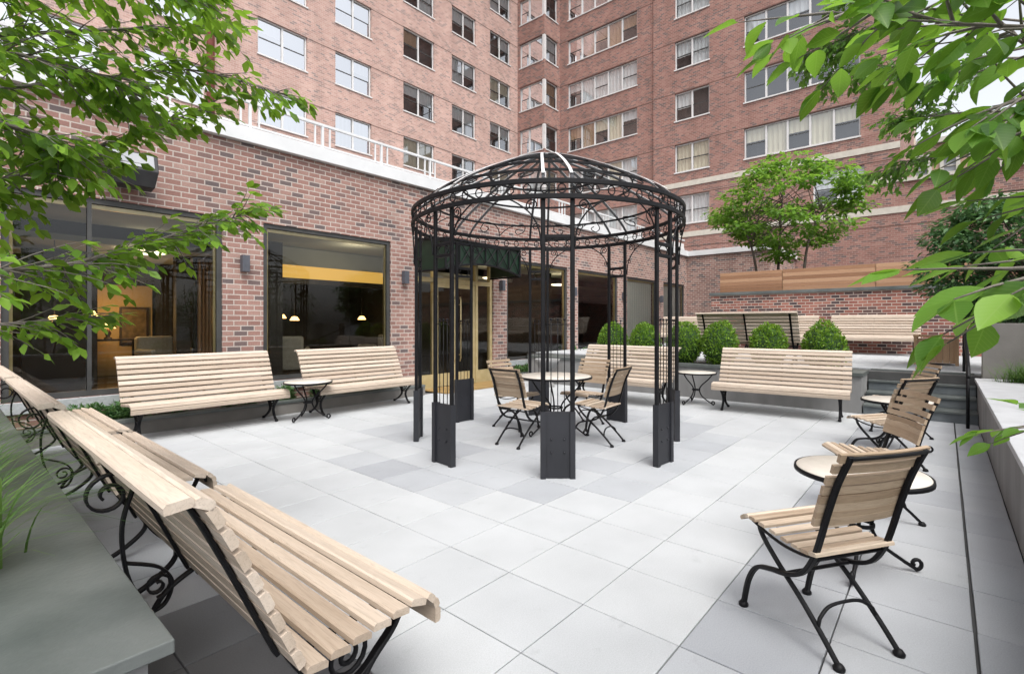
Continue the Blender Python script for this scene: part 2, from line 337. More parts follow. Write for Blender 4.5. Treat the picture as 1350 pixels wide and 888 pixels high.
def paving_mat():
    m, nt, b, out = newmat('concrete pavers'); L = nt.links.new
    tc = N(nt, 'ShaderNodeTexCoord')
    at = N(nt, 'ShaderNodeAttribute', attribute_name='tone')
    n1 = N(nt, 'ShaderNodeTexNoise'); n1.inputs['Scale'].default_value = 2.2; n1.inputs['Detail'].default_value = 6; L(tc.outputs['Object'], n1.inputs['Vector'])
    n2 = N(nt, 'ShaderNodeTexNoise'); n2.inputs['Scale'].default_value = 170; n2.inputs['Detail'].default_value = 3; L(tc.outputs['Object'], n2.inputs['Vector'])
    col = ramp(nt, [(0,(.11,.106,.104)),(.3,(.27,.285,.312)),(.6,(.375,.392,.415)),(1,(.475,.492,.503))], at.outputs['Fac'])
    a = N(nt, 'ShaderNodeMapRange'); a.inputs['From Min'].default_value = .25; a.inputs['From Max'].default_value = .75; a.inputs['To Min'].default_value = .92; a.inputs['To Max'].default_value = 1.06; L(n1.outputs[0], a.inputs[0])
    c = N(nt, 'ShaderNodeMapRange'); c.inputs['From Min'].default_value = .3; c.inputs['From Max'].default_value = .7; c.inputs['To Min'].default_value = .90; c.inputs['To Max'].default_value = 1.06; L(n2.outputs[0], c.inputs[0])
    n4 = N(nt, 'ShaderNodeTexNoise'); n4.inputs['Scale'].default_value = 5.5; n4.inputs['Detail'].default_value = 8; n4.inputs['Roughness'].default_value = .7; L(tc.outputs['Object'], n4.inputs['Vector'])
    d4 = N(nt, 'ShaderNodeMapRange'); d4.inputs['From Min'].default_value = .60; d4.inputs['From Max'].default_value = .74; d4.inputs['To Min'].default_value = 1; d4.inputs['To Max'].default_value = .86; L(n4.outputs[0], d4.inputs[0])
    vo = N(nt, 'ShaderNodeTexVoronoi'); vo.inputs['Scale'].default_value = 3.1; L(tc.outputs['Object'], vo.inputs['Vector'])
    v4 = N(nt, 'ShaderNodeMapRange'); v4.inputs['From Min'].default_value = .010; v4.inputs['From Max'].default_value = .022; v4.inputs['To Min'].default_value = .62; v4.inputs['To Max'].default_value = 1; L(vo.outputs['Distance'], v4.inputs[0])
    q4 = N(nt, 'ShaderNodeMath', operation='MULTIPLY'); L(d4.outputs[0], q4.inputs[0]); L(v4.outputs[0], q4.inputs[1])
    q5 = N(nt, 'ShaderNodeMath', operation='MULTIPLY'); L(a.outputs[0], q5.inputs[0]); L(q4.outputs[0], q5.inputs[1])
    mu = N(nt, 'ShaderNodeMath', operation='MULTIPLY'); L(q5.outputs[0], mu.inputs[0]); L(c.outputs[0], mu.inputs[1])
    mx = N(nt, 'ShaderNodeMix', data_type='RGBA', blend_type='MULTIPLY'); mx.inputs[0].default_value = 1
    L(col, mx.inputs[6]); L(mu.outputs[0], mx.inputs[7]); L(mx.outputs[2], b.inputs['Base Color'])
    b.inputs['Roughness'].default_value = .8; b.inputs['Specular IOR Level'].default_value = .3
    bp = N(nt, 'ShaderNodeBump'); bp.inputs['Strength'].default_value = .25; bp.inputs['Distance'].default_value = .003
    L(n2.outputs[0], bp.inputs['Height']); L(bp.outputs[0], b.inputs['Normal'])
    return m
M['paving'] = paving_mat()

# ------------------------------------------------------------------ setting: ground and paving
g = MB(); g.box(-300, 300, -300, 300, -.3, -.05)
tag(g.build('ground', M['asphalt']), kind='structure')
g = MB(); g.box(-3, 11, -.36, 8.4, -.045, -.02)
tag(g.build('paving_bed', M['asphalt']), kind='structure')
TX, TY = .4915, .4985
def is_grey(i, j):           # i along X from 1.655, j along Y from .885
    if j < 0: return 1
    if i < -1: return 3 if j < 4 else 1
    jj = j - 2; ii = i - 2   # octagon under the gazebo
    if 0 <= jj <= 7 and 0 <= ii <= 9:
        cut = {0:2, 1:1, 6:1, 7:2}.get(jj, 0)
        if cut <= ii <= 9-cut: return 2
    return 0
g = MB(); rnd = random.Random(3)
for i in range(-10, 17):
    for j in range(-3, 14):
        x0 = 1.655+TX*i; y0 = .885+TY*j; x1, y1 = x0+TX, y0+TY
        if y1 > 7.9: y1 = 7.9
        if y0 >= 7.8: continue
        if j == -3: y0 = -.36
        if j == -2: y0 = -.103
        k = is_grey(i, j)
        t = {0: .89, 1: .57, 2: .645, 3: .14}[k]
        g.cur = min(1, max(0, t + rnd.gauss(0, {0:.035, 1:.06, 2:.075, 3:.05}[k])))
        q = rnd.uniform(.002,.004)
        dz = rnd.uniform(-.0006, .0006)
        X0, X1, Y0, Y1 = x0+q, x1-q, y0+q, y1-q; c = .0025
        
        g.add([(X0,Y0,-.02),(X1,Y0,-.02),(X1,Y1,-.02),(X0,Y1,-.02),(X0,Y0,-c),(X1,Y0,-c),(X1,Y1,-c),(X0,Y1,-c),
               (X0+c,Y0+c,dz),(X1-c,Y0+c,dz),(X1-c,Y1-c,dz),(X0+c,Y1-c,dz)],
              [(0,1,5,4),(1,2,6,5),(2,3,7,6),(3,0,4,7),(4,5,9,8),(5,6,10,9),(6,7,11,10),(7,4,8,11),(8,9,10,11)])
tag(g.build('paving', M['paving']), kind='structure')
# upper terrace
g = MB(); g.box(10.28, 21.2, -6, 8.38, .3, .615); tag(g.build('terrace_bed', M['asphalt']), kind='structure')
g = MB(); rnd = random.Random(5)
for i in range(0, 20):
    for j in range(0, 17):
        x0 = 10.66+.58*i; y0 = -.9+.58*j; 
        if x0 > 21: continue
        if y0+.58 > 8.38: continue
        g.cur = min(1, max(0, .86+rnd.gauss(0, .06))); g.box(x0+.003, x0+.577, y0+.003, y0+.577, .617, .64)
tag(g.build('terrace_paving', M['paving']), kind='structure')

# steps up to the terrace
g = MB()
for k in range(4):
    g.box(9.5+.36*k, 10.66, -.358, .96, .16*k-.0+.001, .16*(k+1)-.035)
    g2 = .16*(k+1)
tag(g.build('steps', M['stair_stone'], bevel=.004), kind='structure')
g = MB()
for k in range(4):
    g.box(9.475+.36*k, (9.5+.36*(k+1)) if k < 3 else 10.655, -.356, .958, .16*(k+1)-.034, .16*(k+1))
tag(g.build('step_treads', M['bluestone'], bevel=.004), kind='structure')

# ------------------------------------------------------------------ planters, walls and curbs
def walled(name, walls, cap, wm, cm, label, soil=None, cat='planter'):
    o = empty(name, (walls[0][0], walls[0][2], 0), 0, label, cat)
    off = o.location
    a = MB()
    for w in walls: a.box(w[0]-off.x, w[1]-off.x, w[2]-off.y, w[3]-off.y, w[4], w[5])
    a.build('wall', wm, o)
    a = MB()
    for w in cap: a.box(w[0]-off.x, w[1]-off.x, w[2]-off.y, w[3]-off.y, w[4], w[5])
    a.build('coping', cm, o, bevel=.004)
    if soil:
        a = MB(); w = soil; a.box(w[0]-off.x, w[1]-off.x, w[2]-off.y, w[3]-off.y, w[4], w[5]); a.build('soil', M['soil'], o)
    return o
# left planter beside the camera
walled('stone_planter', [(.10,.36,1.56,7.7,0,.56),(-3.2,.099,1.56,1.84,0,.56)], [(-3.2,.059,1.514,1.9,.562,.60),(.06,.408,1.514,4.6,.562,.60),(.06,.408,4.604,7.72,.562,.60)], M['concrete'], M['bluestone'],
       'long raised planter with a wide bluestone coping behind the left row of benches', (-3.2,.09,1.85,7.7,0,.55))
# planter strip along the lobby wall
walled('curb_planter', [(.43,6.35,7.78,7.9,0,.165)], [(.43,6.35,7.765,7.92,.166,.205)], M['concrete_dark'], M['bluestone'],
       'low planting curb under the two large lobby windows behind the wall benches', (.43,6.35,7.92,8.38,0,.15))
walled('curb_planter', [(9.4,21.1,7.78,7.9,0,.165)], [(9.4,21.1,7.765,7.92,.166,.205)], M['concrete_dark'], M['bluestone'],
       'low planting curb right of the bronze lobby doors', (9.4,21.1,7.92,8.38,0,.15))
# boxwood planter at the back
walled('boxwood_planter', [(9.5,9.66,.98,7.7,0,.58),(10.12,10.27,.98,7.7,0,.58),(9.661,10.119,.98,1.1,0,.58)],
       [(9.47,9.76,.962,7.7,.582,.64),(10.06,10.30,.962,7.7,.582,.636),(9.761,10.059,.962,1.14,.582,.64)], M['concrete'], M['bluestone'],
       'grey raised planter with bluestone coping holding the round boxwoods', (9.66,10.12,1.1,7.7,0,.56))
# right planter
walled('low_wall_planter', [(-2,9.9,-.52,-.362,0,.57)], [(-2,3.2,-.80,-.335,.572,.62),(3.204,6.6,-.80,-.335,.572,.62),(6.604,9.95,-.80,-.335,.572,.62)],
       M['concrete'], M['bluestone_light'], 'long low concrete planter wall with pale stone coping along the right side', (-2,10,-5,-.52,0,.55))
a = MB(); a.box(10.02, 10.25, -5, -.42, 0, 1.42)
tag(a.build('end_wall', M['concrete_dark'], bevel=.006), 'tall plain concrete wall at the far end of the right planter beside the steps', 'wall')
# retaining wall with ledge
o = empty('retaining_wall', (16, 0, .64), 0, 'dark red brick retaining wall with a stone ledge behind the upper terrace benches', 'wall')
a = MB(); a.box(0, .3, -6, 5.55, -.4, 1.64); a.box(.301, 5.2, 5.25, 5.549, -.4, 1.64); a.build('wall', M['brick_dark'], o)
a = MB(); a.box(-.06, .45, -6, 5.6, 1.642, 1.73); a.build('ledge', M['bluestone'], o, bevel=.005)
a = MB(); a.box(.3, 9.5, -6, 5.25, -.4, 1.66); a.build('soil', M['soil'], o)
o = empty('board_fence', (16.12, 0, 2.372), 0, 'horizontal cedar board screen on top of the brick retaining wall', 'fence')
for (y0, y1) in ((-6, -3.55), (-3.53, -.6), (-.58, 1.35), (1.37, 3.55), (3.57, 5.32)):
    a = MB()
    for k in range(6):
        a.cur = random.random(); a.box(0, .025, y0, y1, .102*k+.002, .102*k+.0995)
    a.build('board_panel', M['cedar'], o)
for y in (-3.54, -.59, 1.36, 3.56, 5.25):
    a = MB(); a.box(.028, .09, y-.04, y+.04, 0, .6); a.build('post', M['planter_wood'], o)

# ------------------------------------------------------------------ wall with openings
def wall_grid(mb, axis, const, a0, a1, z0, z1, ops, depth, sgn):
    """axis 'x': wall in the plane y=const, facing sgn*y; axis 'y': plane x=const facing sgn*x. ops: (a0,a1,z0,z1)"""
    A = sorted({a0, a1, *[v for o in ops for v in o[:2] if a0 < v < a1]})
    Z = sorted({z0, z1, *[v for o in ops for v in o[2:] if z0 < v < z1]})
    def P(a, d, z): return (a, const-sgn*d, z) if axis == 'x' else (const-sgn*d, a, z)
    flip = (axis == 'x') == (sgn > 0)
    def Q(*p): mb.quad(*(p[::-1] if flip else p))
    for i in range(len(A)-1):
        for k in range(len(Z)-1):
            ca = (A[i]+A[i+1])/2; cz = (Z[k]+Z[k+1])/2
            if any(o[0] < ca < o[1] and o[2] < cz < o[3] for o in ops): continue
            Q(P(A[i],0,Z[k]), P(A[i+1],0,Z[k]), P(A[i+1],0,Z[k+1]), P(A[i],0,Z[k+1]))
    for o in ops:
        Q(P(o[0],0,o[2]), P(o[0],0,o[3]), P(o[0],depth,o[3]), P(o[0],depth,o[2]))
        Q(P(o[1],0,o[3]), P(o[1],0,o[2]), P(o[1],depth,o[2]), P(o[1],depth,o[3]))
        Q(P(o[0],0,o[3]), P(o[1],0,o[3]), P(o[1],depth,o[3]), P(o[0],depth,o[3]))
        Q(P(o[1],0,o[2]), P(o[0],0,o[2]), P(o[0],depth,o[2]), P(o[1],depth,o[2]))

# ------------------------------------------------------------------ lobby building
YW = 8.4
lob = empty('lobby_building', (0, YW, 0), 0, 'one storey brick lobby building with large dark windows and bronze doors', 'building')
WIN = [(.5,2.89),(3.5,5.98),(9.5,12.2),(12.75,15.2),(15.85,18.2),(18.85,20.95)]
ZT = 3.06
ops = [(a, b, .47, ZT) for a, b in WIN] + [(6.6, 9.0, .0, ZT)]
a = MB(); wall_grid(a, 'x', 0, -7, 21.2, -.1, 4.28, ops, .22, -1)
wall_grid(a, 'y', 21.2, 5.1-YW, 0, .3, 4.28, [], .2, -1)
wall_grid(a, 'x', 5.1-YW, 21.2, 25.58, .3, 4.28, [], .2, -1)
a.build('wall', M['brick_lobby'], lob)
a = MB(); a.box(-7, 25.55, .06, 11.78, 4.284, 4.38); a.box(21.26, 25.5, 5.16-YW, .059, 4.284, 4.38); a.build('roof', M['concrete'], lob)
a = MB(); a.box(-7, 21.14, -.10, .25, 4.285, 4.515); a.box(21.10, 21.4, 5.0-YW, -.101, 4.285, 4.50); a.box(21.401, 25.55, 5.0-YW, 5.3-YW, 4.285, 4.50)
a.build('coping', M['white_metal'], lob, bevel=.006)
for n, (w0, w1) in enumerate(WIN):
    f = MB(); t = .07; d0, d1 = .03, .11
    f.box(w0, w0+t, d0, d1, .472, ZT); f.box(w1-t, w1, d0, d1, .472, ZT)
    f.box(w0+t, w1-t, d0, d1, ZT-t, ZT-.002); f.box(w0+t, w1-t, d0, d1, .472, .55)
    if n == 0: f.box(1.29, 1.335, d0, d1, .55, ZT-t)
    fo = f.build('window', M['dark_frame'], lob)
    a = MB(); a.box(w0-.06, w1+.06, -.05, .2, .33, .468); a.build('sill', M['sill'], fo, bevel=.005)
    p = MB(); p.quad((w0+t, .07, .55), (w1-t, .07, .55), (w1-t, .07, ZT-t), (w0+t, .07, ZT-t)); p.build('pane', M['glass_lobby'], fo)
    f = MB(); f.box(w0+t+.003, w0+t+.035, .075, .12, .552, ZT-t-.003); f.box(w1-t-.035, w1-t-.003, .075, .12, .552, ZT-t-.003)
    f.box(w0+t+.036, w1-t-.036, .075, .12, ZT-t-.06, ZT-t-.003); f.build('inner_trim', M['bronze'], fo)
    if n >= 4:
        p = MB(); K = 60
        for k in range(K):
            x0 = w0+.1+(w1-w0-.2)*k/K; x1 = w0+.1+(w1-w0-.2)*(k+1)/K
            y0 = .16+.02*sin(k*1.3); y1 = .16+.02*sin((k+1)*1.3)
            p.add([(x0,y0,.56),(x1,y1,.56),(x1,y1,ZT-.1),(x0,y0,ZT-.1)], [(0,1,2,3)], True)
        p.build('curtain', M['sheer'], fo)
# bronze entrance: two door leaves between sidelights, transom above
fr = MB(); D0, D1, DT = 6.6, 9.0, 3.06
for x in (D0+.003, 7.12, 8.42, D1-.083): fr.box(x, x+.08, .04, .14, .0, DT-.003)
fr.box(D0+.084, D1-.084, .045, .135, 2.32, 2.42); fr.box(D0+.084, D1-.084, .045, .135, DT-.09, DT-.003)
fr.box(D0+.084, 7.119, .045, .135, .0, .30); fr.box(8.501, D1-.084, .045, .135, .0, .30)
ent = fr.build('entrance', M['bronze'], lob)
p = MB(); p.quad((D0+.08,.09,.3),(7.12,.09,.3),(7.12,.09,2.32),(D0+.08,.09,2.32)); p.quad((8.5,.09,.3),(D1-.08,.09,.3),(D1-.08,.09,2.32),(8.5,.09,2.32))
p.quad((D0+.08,.09,2.42),(D1-.08,.09,2.42),(D1-.08,.09,DT-.09),(D0+.08,.09,DT-.09)); p.build('sidelight', M['glass_lobby'], ent)
for x0, x1, hx in ((7.203, 7.809, 7.72), (7.815, 8.417, 7.90)):
    d = MB(); d.box(x0, x0+.07, .06, .115, .02, 2.315); d.box(x1-.07, x1, .06, .115, .02, 2.315)
    d.box(x0+.07, x1-.07, .06, .115, .02, .30); d.box(x0+.07, x1-.07, .06, .115, 2.22, 2.315)
    do = d.build('door', M['bronze'], lob)
    p = MB(); p.quad((x0+.07,.09,.3),(x1-.07,.09,.3),(x1-.07,.09,2.22),(x0+.07,.09,2.22)); p.build('pane', M['glass_lobby'], do)
    h = MB(); h.tube([(hx,.02,.55),(hx,.0,.62),(hx,.0,1.95),(hx,.02,2.02)], .016); h.tube([(hx,.06,.7),(hx,.0,.7)], .01); h.tube([(hx,.06,1.85),(hx,.0,1.85)], .01)
    h.build('handle', M['bronze'], do)
# lobby interior (parts of the building)
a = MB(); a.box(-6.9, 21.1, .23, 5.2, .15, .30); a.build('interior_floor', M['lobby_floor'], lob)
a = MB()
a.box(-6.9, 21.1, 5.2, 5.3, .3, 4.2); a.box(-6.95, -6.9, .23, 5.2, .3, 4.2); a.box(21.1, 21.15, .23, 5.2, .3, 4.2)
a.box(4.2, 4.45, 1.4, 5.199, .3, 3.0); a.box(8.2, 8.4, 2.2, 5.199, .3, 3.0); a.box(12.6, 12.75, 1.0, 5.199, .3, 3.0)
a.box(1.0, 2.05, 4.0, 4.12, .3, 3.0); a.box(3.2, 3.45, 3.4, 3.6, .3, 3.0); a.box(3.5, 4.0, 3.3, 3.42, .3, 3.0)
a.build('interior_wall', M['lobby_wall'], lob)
a = MB(); a.box(2.05, 3.2, 5.12, 5.198, .3, 2.25); a.build('lit_wall', M['lobby_warm'], lob)
a = MB(); a.box(-6.9, 21.1, .24, 2.5, 3.1, 3.2); a.box(-6.9, 21.1, 2.501, 5.199, 2.78, 2.88); a.build('interior_ceiling', M['lobby_ceiling'], lob)
a = MB(); a.box(4.46, 8.15, 2.46, 2.498, 2.42, 2.70); a.build('ceiling_cove', M['cove'], lob)
a = MB(); a.box(4.46, 8.15, 2.40, 2.55, 2.30, 2.416); a.build('bulkhead', M['wood_dark'], lob)
a = MB(); a.box(4.46, 8.15, 2.44, 2.50, 2.703, 3.09); a.build('soffit', M['lobby_ceiling'], lob)
a = MB(); K = 30
for k in range(K):
    x0 = 3.52+.5*k/K; x1 = 3.52+.5*(k+1)/K
    a.add([(x0,3.2+.03*sin(k*1.6),.3),(x1,3.2+.03*sin(k*1.6+1.6),.3),(x1,3.2+.03*sin(k*1.6+1.6),2.75),(x0,3.2+.03*sin(k*1.6),2.75)], [(0,1,2,3)], True)
a.build('curtain', M['curtain_tan'], lob)

def lobby_lamp(x, y, z, label):
    o = empty('pendant_lamp', (x, y, z), 0, label, 'lamp', 'small pendant lamps inside the lobby')
    a = MB(); a.lathe([(.001,.09),(.06,.08),(.11,.0),(.10,-.01)], 16); a.build('lamp_shade', M['lamp_warm'], o)
    a = MB(); a.tube([(0,0,.09),(0,0,2.78-z)], .006, 5); a.build('cord', M['black_plastic'], o)
for x, y, z, l in ((1.27,11.0,1.46,'small glowing lamp farthest left in the lobby dark'),(1.72,11.0,1.55,'small glowing lamp beside the lit room in the leftmost window'),
                (5.42,12.0,1.55,'small glowing lamp at the left of the middle window, higher of a pair'),(5.74,12.0,1.50,'small glowing lamp right beside another in the middle window'),
                (7.6,12.0,1.53,'single small glowing lamp at the right of the middle window')): lobby_lamp(x, y, z, l)
def ceil_light(x, y, r, label):
    a = MB(); a.lathe([(.001,-.03),(r*.8,-.03),(r,0)], 24, (0,0,0)); o = a.build('ceiling_light', M['lamp_white'], loc=(x, y, 2.74)); tag(o, label, 'ceiling light'); return o
ceil_light(2.5, 11.15, .4, 'oval glowing ceiling light inside the leftmost lobby window')
ceil_light(5.3, 11.6, .3, 'dim oval ceiling light below the yellow cove')
ceil_light(10.6, 9.9, .32, 'added round ceiling light, unseen, brightening the room behind the first window right of the doors')  # added fitting, not visible, to lift a dark lobby room
ceil_light(13.9, 9.9, .32, 'added round ceiling light, unseen, brightening the room behind the second window right of the doors')  # second added fitting, also unseen, for the next dark room
o = empty('table_lamp', (2.30, 12.9, 1.1), 0, 'small lit table lamp with cone shade on a dark console in the lobby', 'lamp')
a = MB(); a.lathe([(.07,.42),(.13,.22)], 20); a.build('lamp_shade', M['lamp_warm'], o)
a = MB(); a.lathe([(.07,0),(.07,.02),(.03,.05),(.06,.12),(.02,.2),(.015,.3)], 16); a.build('lamp_base', M['wood_dark'], o)
o = empty('console_table', (2.4, 12.9, .3), 0, 'dark console table against the warm lit lobby wall', 'table')
a = MB(); a.box(-.4,.4,-.18,.18,.76,.8); a.build('table_top', M['wood_dark'], o)
for sx in (-.36,.36):
    for sy in (-.14,.14): a = MB(); a.box(sx-.03,sx+.03,sy-.03,sy+.03,0,.758); a.build('leg', M['wood_dark'], o)
o = empty('framed_picture', (2.86, 13.5, 1.37), 0, 'dark framed picture on the warm lit lobby wall', 'picture')
a = MB(); a.box(-.22,.22,-.02,0,-.36,.36); a.build('canvas', noisy('picture paint', (.08,.055,.03), (.22,.15,.07), 9, .6), o)
a = MB(); a.box(-.26,-.221,-.04,0,-.40,.40); a.box(.221,.26,-.04,0,-.40,.40); a.box(-.22,.22,-.04,0,.361,.40); a.box(-.22,.22,-.04,0,-.40,-.361); a.build('frame', M['wood_dark'], o)
def armchair(x, y, rz, label):
    o = empty('armchair', (x, y, .3), rz, label, 'armchair')
    a = MB(); a.box(-.33,.33,-.33,.33,.15,.45); a.build('seat', M['fabric'], o, bevel=.05)
    a = MB(); a.box(-.36,.36,.25,.42,.15,.85); a.build('backrest', M['fabric'], o, bevel=.05)
    for s in (-1,1): a = MB(); a.box(s*.34,s*.44,-.32,.24,.15,.6); a.build('armrest', M['fabric'], o, bevel=.04)
armchair(3.1, 12.2, .3, 'pale upholstered armchair inside the leftmost lobby window')
armchair(4.9, 10.6, 2.6, 'pale upholstered armchair low in the left of the middle window')
armchair(7.4, 10.9, 3.4, 'pale upholstered armchair low in the right of the middle window')
def lamp_light(n, loc, e, c, r=.1):
    l = bpy.data.lights.new(n, 'POINT'); l.energy = e; l.color = c; l.shadow_soft_size = r
    o = bpy.data.objects.new(n, l); o.location = loc; COL.objects.link(o)
lamp_light('table_lamp_glow', (2.45, 12.7, 1.62), 15, (1,.62,.25))
lamp_light('soffit_fill', (5.9, 9.5, 2.75), 9, (1,.86,.6), .25)  # added fill in front of the bulkhead to brighten the soffit
lamp_light('added_ceiling_fill', (10.6, 9.9, 2.55), 11, (1,.78,.5), .25)  # added fill light for the dark room right of the doors
lamp_light('added_ceiling_fill', (13.9, 9.9, 2.55), 8, (1,.82,.58), .25)  # added fill light for the second dark room
lamp_light('lobby_glow', (10.6, 12.0, 2.2), 7, (1,.72,.4), .2)

# sconces on the piers
def sconce(x, label):
    o = empty('wall_sconce', (x, YW, 2.36), 0, label, 'wall light', 'box sconces on the brick piers')
    a = MB(); a.box(-.055,.055,-.13,-.02,-.13,.13); a.build('housing', M['sconce_grey'], o, bevel=.006)
    a = MB(); a.box(-.04,.04,-.019,-.001,-.09,.09); a.build('back_plate', M['black_plastic'], o)
for x, l in ((3.19,'grey box sconce on the brick pier between the two large lobby windows'),(6.29,'grey box sconce on the brick pier left of the green canopy'),
             (9.25,'dark box sconce on the brick pier right of the bronze doors'),(12.47,'dark box sconce between the two windows beyond the doors'),
             (15.52,'dark box sconce left of the first curtained window'),(18.52,'dark box sconce between the two curtained windows')): sconce(x, l)
# floodlight
o = empty('floodlight', (1.66, YW, 3.42), 0, 'black floodlight on a bracket above the leftmost lobby window', 'floodlight')
a = MB(); a.add([(-.29,-.50,.0),(.29,-.50,.0),(.29,-.42,.24),(-.29,-.42,.24),(-.29,-.13,-.20),(.29,-.13,-.20),(.29,-.1,.20),(-.29,-.1,.20),(-.26,-.42,-.20),(.26,-.42,-.20)],
      [(0,1,2,3),(3,2,6,7),(4,7,6,5),(0,8,9,1),(8,4,5,9),(0,3,7,4,8),(1,9,5,6,2)]); a.build('housing', M['black_plastic'], o, bevel=.012)
a = MB(); a.add([(-.24,-.498,.035),(.24,-.498,.035),(.24,-.436,.215),(-.24,-.436,.215)], [(0,1,2,3)]); a.build('lens', M['lens'], o)
a = MB(); a.box(-.05,.05,-.12,0,-.06,.08); a.box(-.1,.1,-.02,0,-.14,.16); a.build('bracket', M['black_plastic'], o)
# railing on the roof edge
o = empty('roof_railing', (0, 8.42, 4.516), 0, 'white metal railing along the flat roof edge of the lobby building', 'railing')
a = MB(); a.box(-6.9, 21, -.025, .025, .42, .465); a.build('top_rail', M['white_metal'], o, bevel=.004)
a = MB(); a.box(-6.9, 21, -.015, .015, .05, .08); a.build('bottom_rail', M['white_metal'], o)
for k in range(-4, 12):
    x = 3.30+1.235*k
    for dx in (-.14, 0, .14):
        a = MB(); w = .02 if dx == 0 else .013; a.box(x+dx-w, x+dx+w, -w, w, -.1 if dx == 0 else .081, .419); a.build('post', M['white_metal'], o)

# canopy over the doors
o = empty('entrance_canopy', (7.74, YW, 2.5), 0, 'dark green canopy on a black metal truss over the bronze lobby doors', 'canopy')
W2, DP = 1.14, .95
a = MB(); K = 14
def arch(x): return .17*(1-(x/W2)**2)
for k in range(K):
    x0 = -W2+2*W2*k/K; x1 = -W2+2*W2*(k+1)/K
    a.quad((x0,-DP+.02,.60),(x1,-DP+.02,.60),(x1,-.02,.68),(x0,-.02,.68))
    a.quad((x0,-DP+.03,.02+arch(x0)),(x1,-DP+.03,.02+arch(x1)),(x1,-DP+.03,.59),(x0,-DP+.03,.59))
a.quad((W2-.02,-DP+.02,.02),(W2-.02,-.02,.02),(W2-.02,-.02,.67),(W2-.02,-DP+.02,.59)); a.quad((-W2+.02,-DP+.02,.02),(-W2+.02,-.02,.02),(-W2+.02,-.02,.67),(-W2+.02,-DP+.02,.59))
a.build('green_panel', M['canopy_green'], o)
a = MB()
a.bar([(-W2,-DP,.61),(W2,-DP,.61)], .05, .04, (0,1,0)); a.bar([(-W2+2*W2*k/16,-DP,arch(-W2+2*W2*k/16)) for k in range(17)], .05, .04, (0,1,0))
for s in (-1,1):
    a.bar([(s*W2,-DP,0),(s*W2,0,0)], .04, .04, (0,0,1)); a.bar([(s*W2,-DP,.61),(s*W2,0,.69)], .04, .04, (1,0,0)); a.bar([(s*W2,-DP,0),(s*W2,-DP,.61)], .04, .04, (0,1,0))
n = 6
for k in range(n):
    x0 = -W2+2*W2*k/n; x1 = -W2+2*W2*(k+1)/n
    a.bar([(x0,-DP-.001,arch(x0)),(x1,-DP-.001,.60)], .025, .02, (0,1,0)); a.bar([(x0,-DP-.004,.60),(x1,-DP-.004,arch(x1))], .02, .018, (0,1,0)); a.bar([(x1,-DP+.004,arch(x1)),(x1,-DP+.004,.60)], .03, .025, (0,1,0))
a.build('truss', M['iron'], o)
a = MB(); a.box(6.7, 8.95, 7.55, 8.38, .004, .02); tag(a.build('door_mat', noisy('bronze tread', (.30,.19,.07), (.42,.28,.12), 8, .5, .3)), 'flat bronze coloured threshold plate in front of the lobby doors', 'threshold')

# ------------------------------------------------------------------ apartment tower
tow = empty('apartment_building', (0, 0, 0), 0, 'tall pink and red brick apartment block with many white windows', 'building')
F = 2.7; YL, XB, YB, XR = 20.2, 24.0, 18.2, 25.6
WD = []          # windows: axis, const, sgn, a0,a1,z0,z1, lites
zmax = lambda a, axis: 30
SILL = [9.25+F*k for k in range(6)]
lw = [(-3.6,-1.8),(-.3,1.5),(1.6,3.4),(4.55,6.36),(8.2,10.2),(11.48,13.3),(15.13,17.1),(18.46,20.27),(21.47,23.3)]
lops, aops, bops, cops, fops, rops = [], [], [], [], [], []
for w0, w1 in lw:
    for z in SILL:
        d = .756*(w0+w1)/2+.655*YL
        if z > 1.42+.66*d+.3: continue
        lops.append((w0, w1, z, z+1.45)); WD.append(('x', YL if w0 < 18.3 else YL+.12, -1, w0, w1, z, z+1.45, 2, 'hung'))
for k in range(-1, 5):
    z = 9.3+F*k
    for lst, w0, w1, n, c in ((aops, 12.95, 17.6, 5, XR), (cops, 8.93, 10.72, 2, XR-.15), (cops, 2.67, 7.28, 5, XR-.15)):
        if k == -1 and n == 5 and w0 < 5: continue
        if z > 1.42+.66*(.756*c+.655*(w0+w1)/2)+.3: continue
        lst.append((w0, w1, z, z+1.45)); WD.append(('y', c, -1, w0, w1, z, z+1.45, n, 'hung'))
cops.append((2.53, 4.4, 6.6, 8.05)); WD.append(('y', XR-.15, -1, 2.53, 4.4, 6.6, 8.05, 2, 'hung'))
for k in range(-1, 5):
    z = 9.2+F*k+.05
    fops.append((YB+.16, YL-.05, z, z+1.5)); WD.append(('y', XB, -1, YB+.16, YL-.05, z, z+1.5, 2, 'bay'))
    rops.append((XB+.16, XR-.25, z, z+1.5)); WD.append(('x', YB, -1, XB+.16, XR-.25, z, z+1.5, 1, 'bay'))
a = MB()
wall_grid(a, 'x', YL, -14, 18.3, 4.3, 32, [o for o in lops if o[0] < 18.3], .22, -1)
wall_grid(a, 'x', YL+.12, 18.3, XB, 4.3, 32, [o for o in lops if o[0] > 18.3], .22, -1)
a.quad((18.3,YL,4.3),(18.3,YL+.12,4.3),(18.3,YL+.12,32),(18.3,YL,32))
a.build('wall', M['brick_tower'], tow)
a = MB()
wall_grid(a, 'y', XB, YB, YL+.12, 4.3, 32, fops, .2, -1)
wall_grid(a, 'x', YB, XB, XR, 4.3, 32, rops, .2, -1)
wall_grid(a, 'y', XR, 11.91, YB, .6, 32, aops, .22, -1)
wall_grid(a, 'y', XR-.15, 1.35, 11.91, .6, 32, cops, .22, -1)
a.quad((XR-.15,11.91,.6),(XR,11.91,.6),(XR,11.91,32),(XR-.15,11.91,32))
wall_grid(a, 'x', 1.35, XR-.15, XR+12, .6, 32, [], .2, -1)
wall_grid(a, 'y', XR-.152, -12, 1.349, .6, 7.08, [], .2, -1)
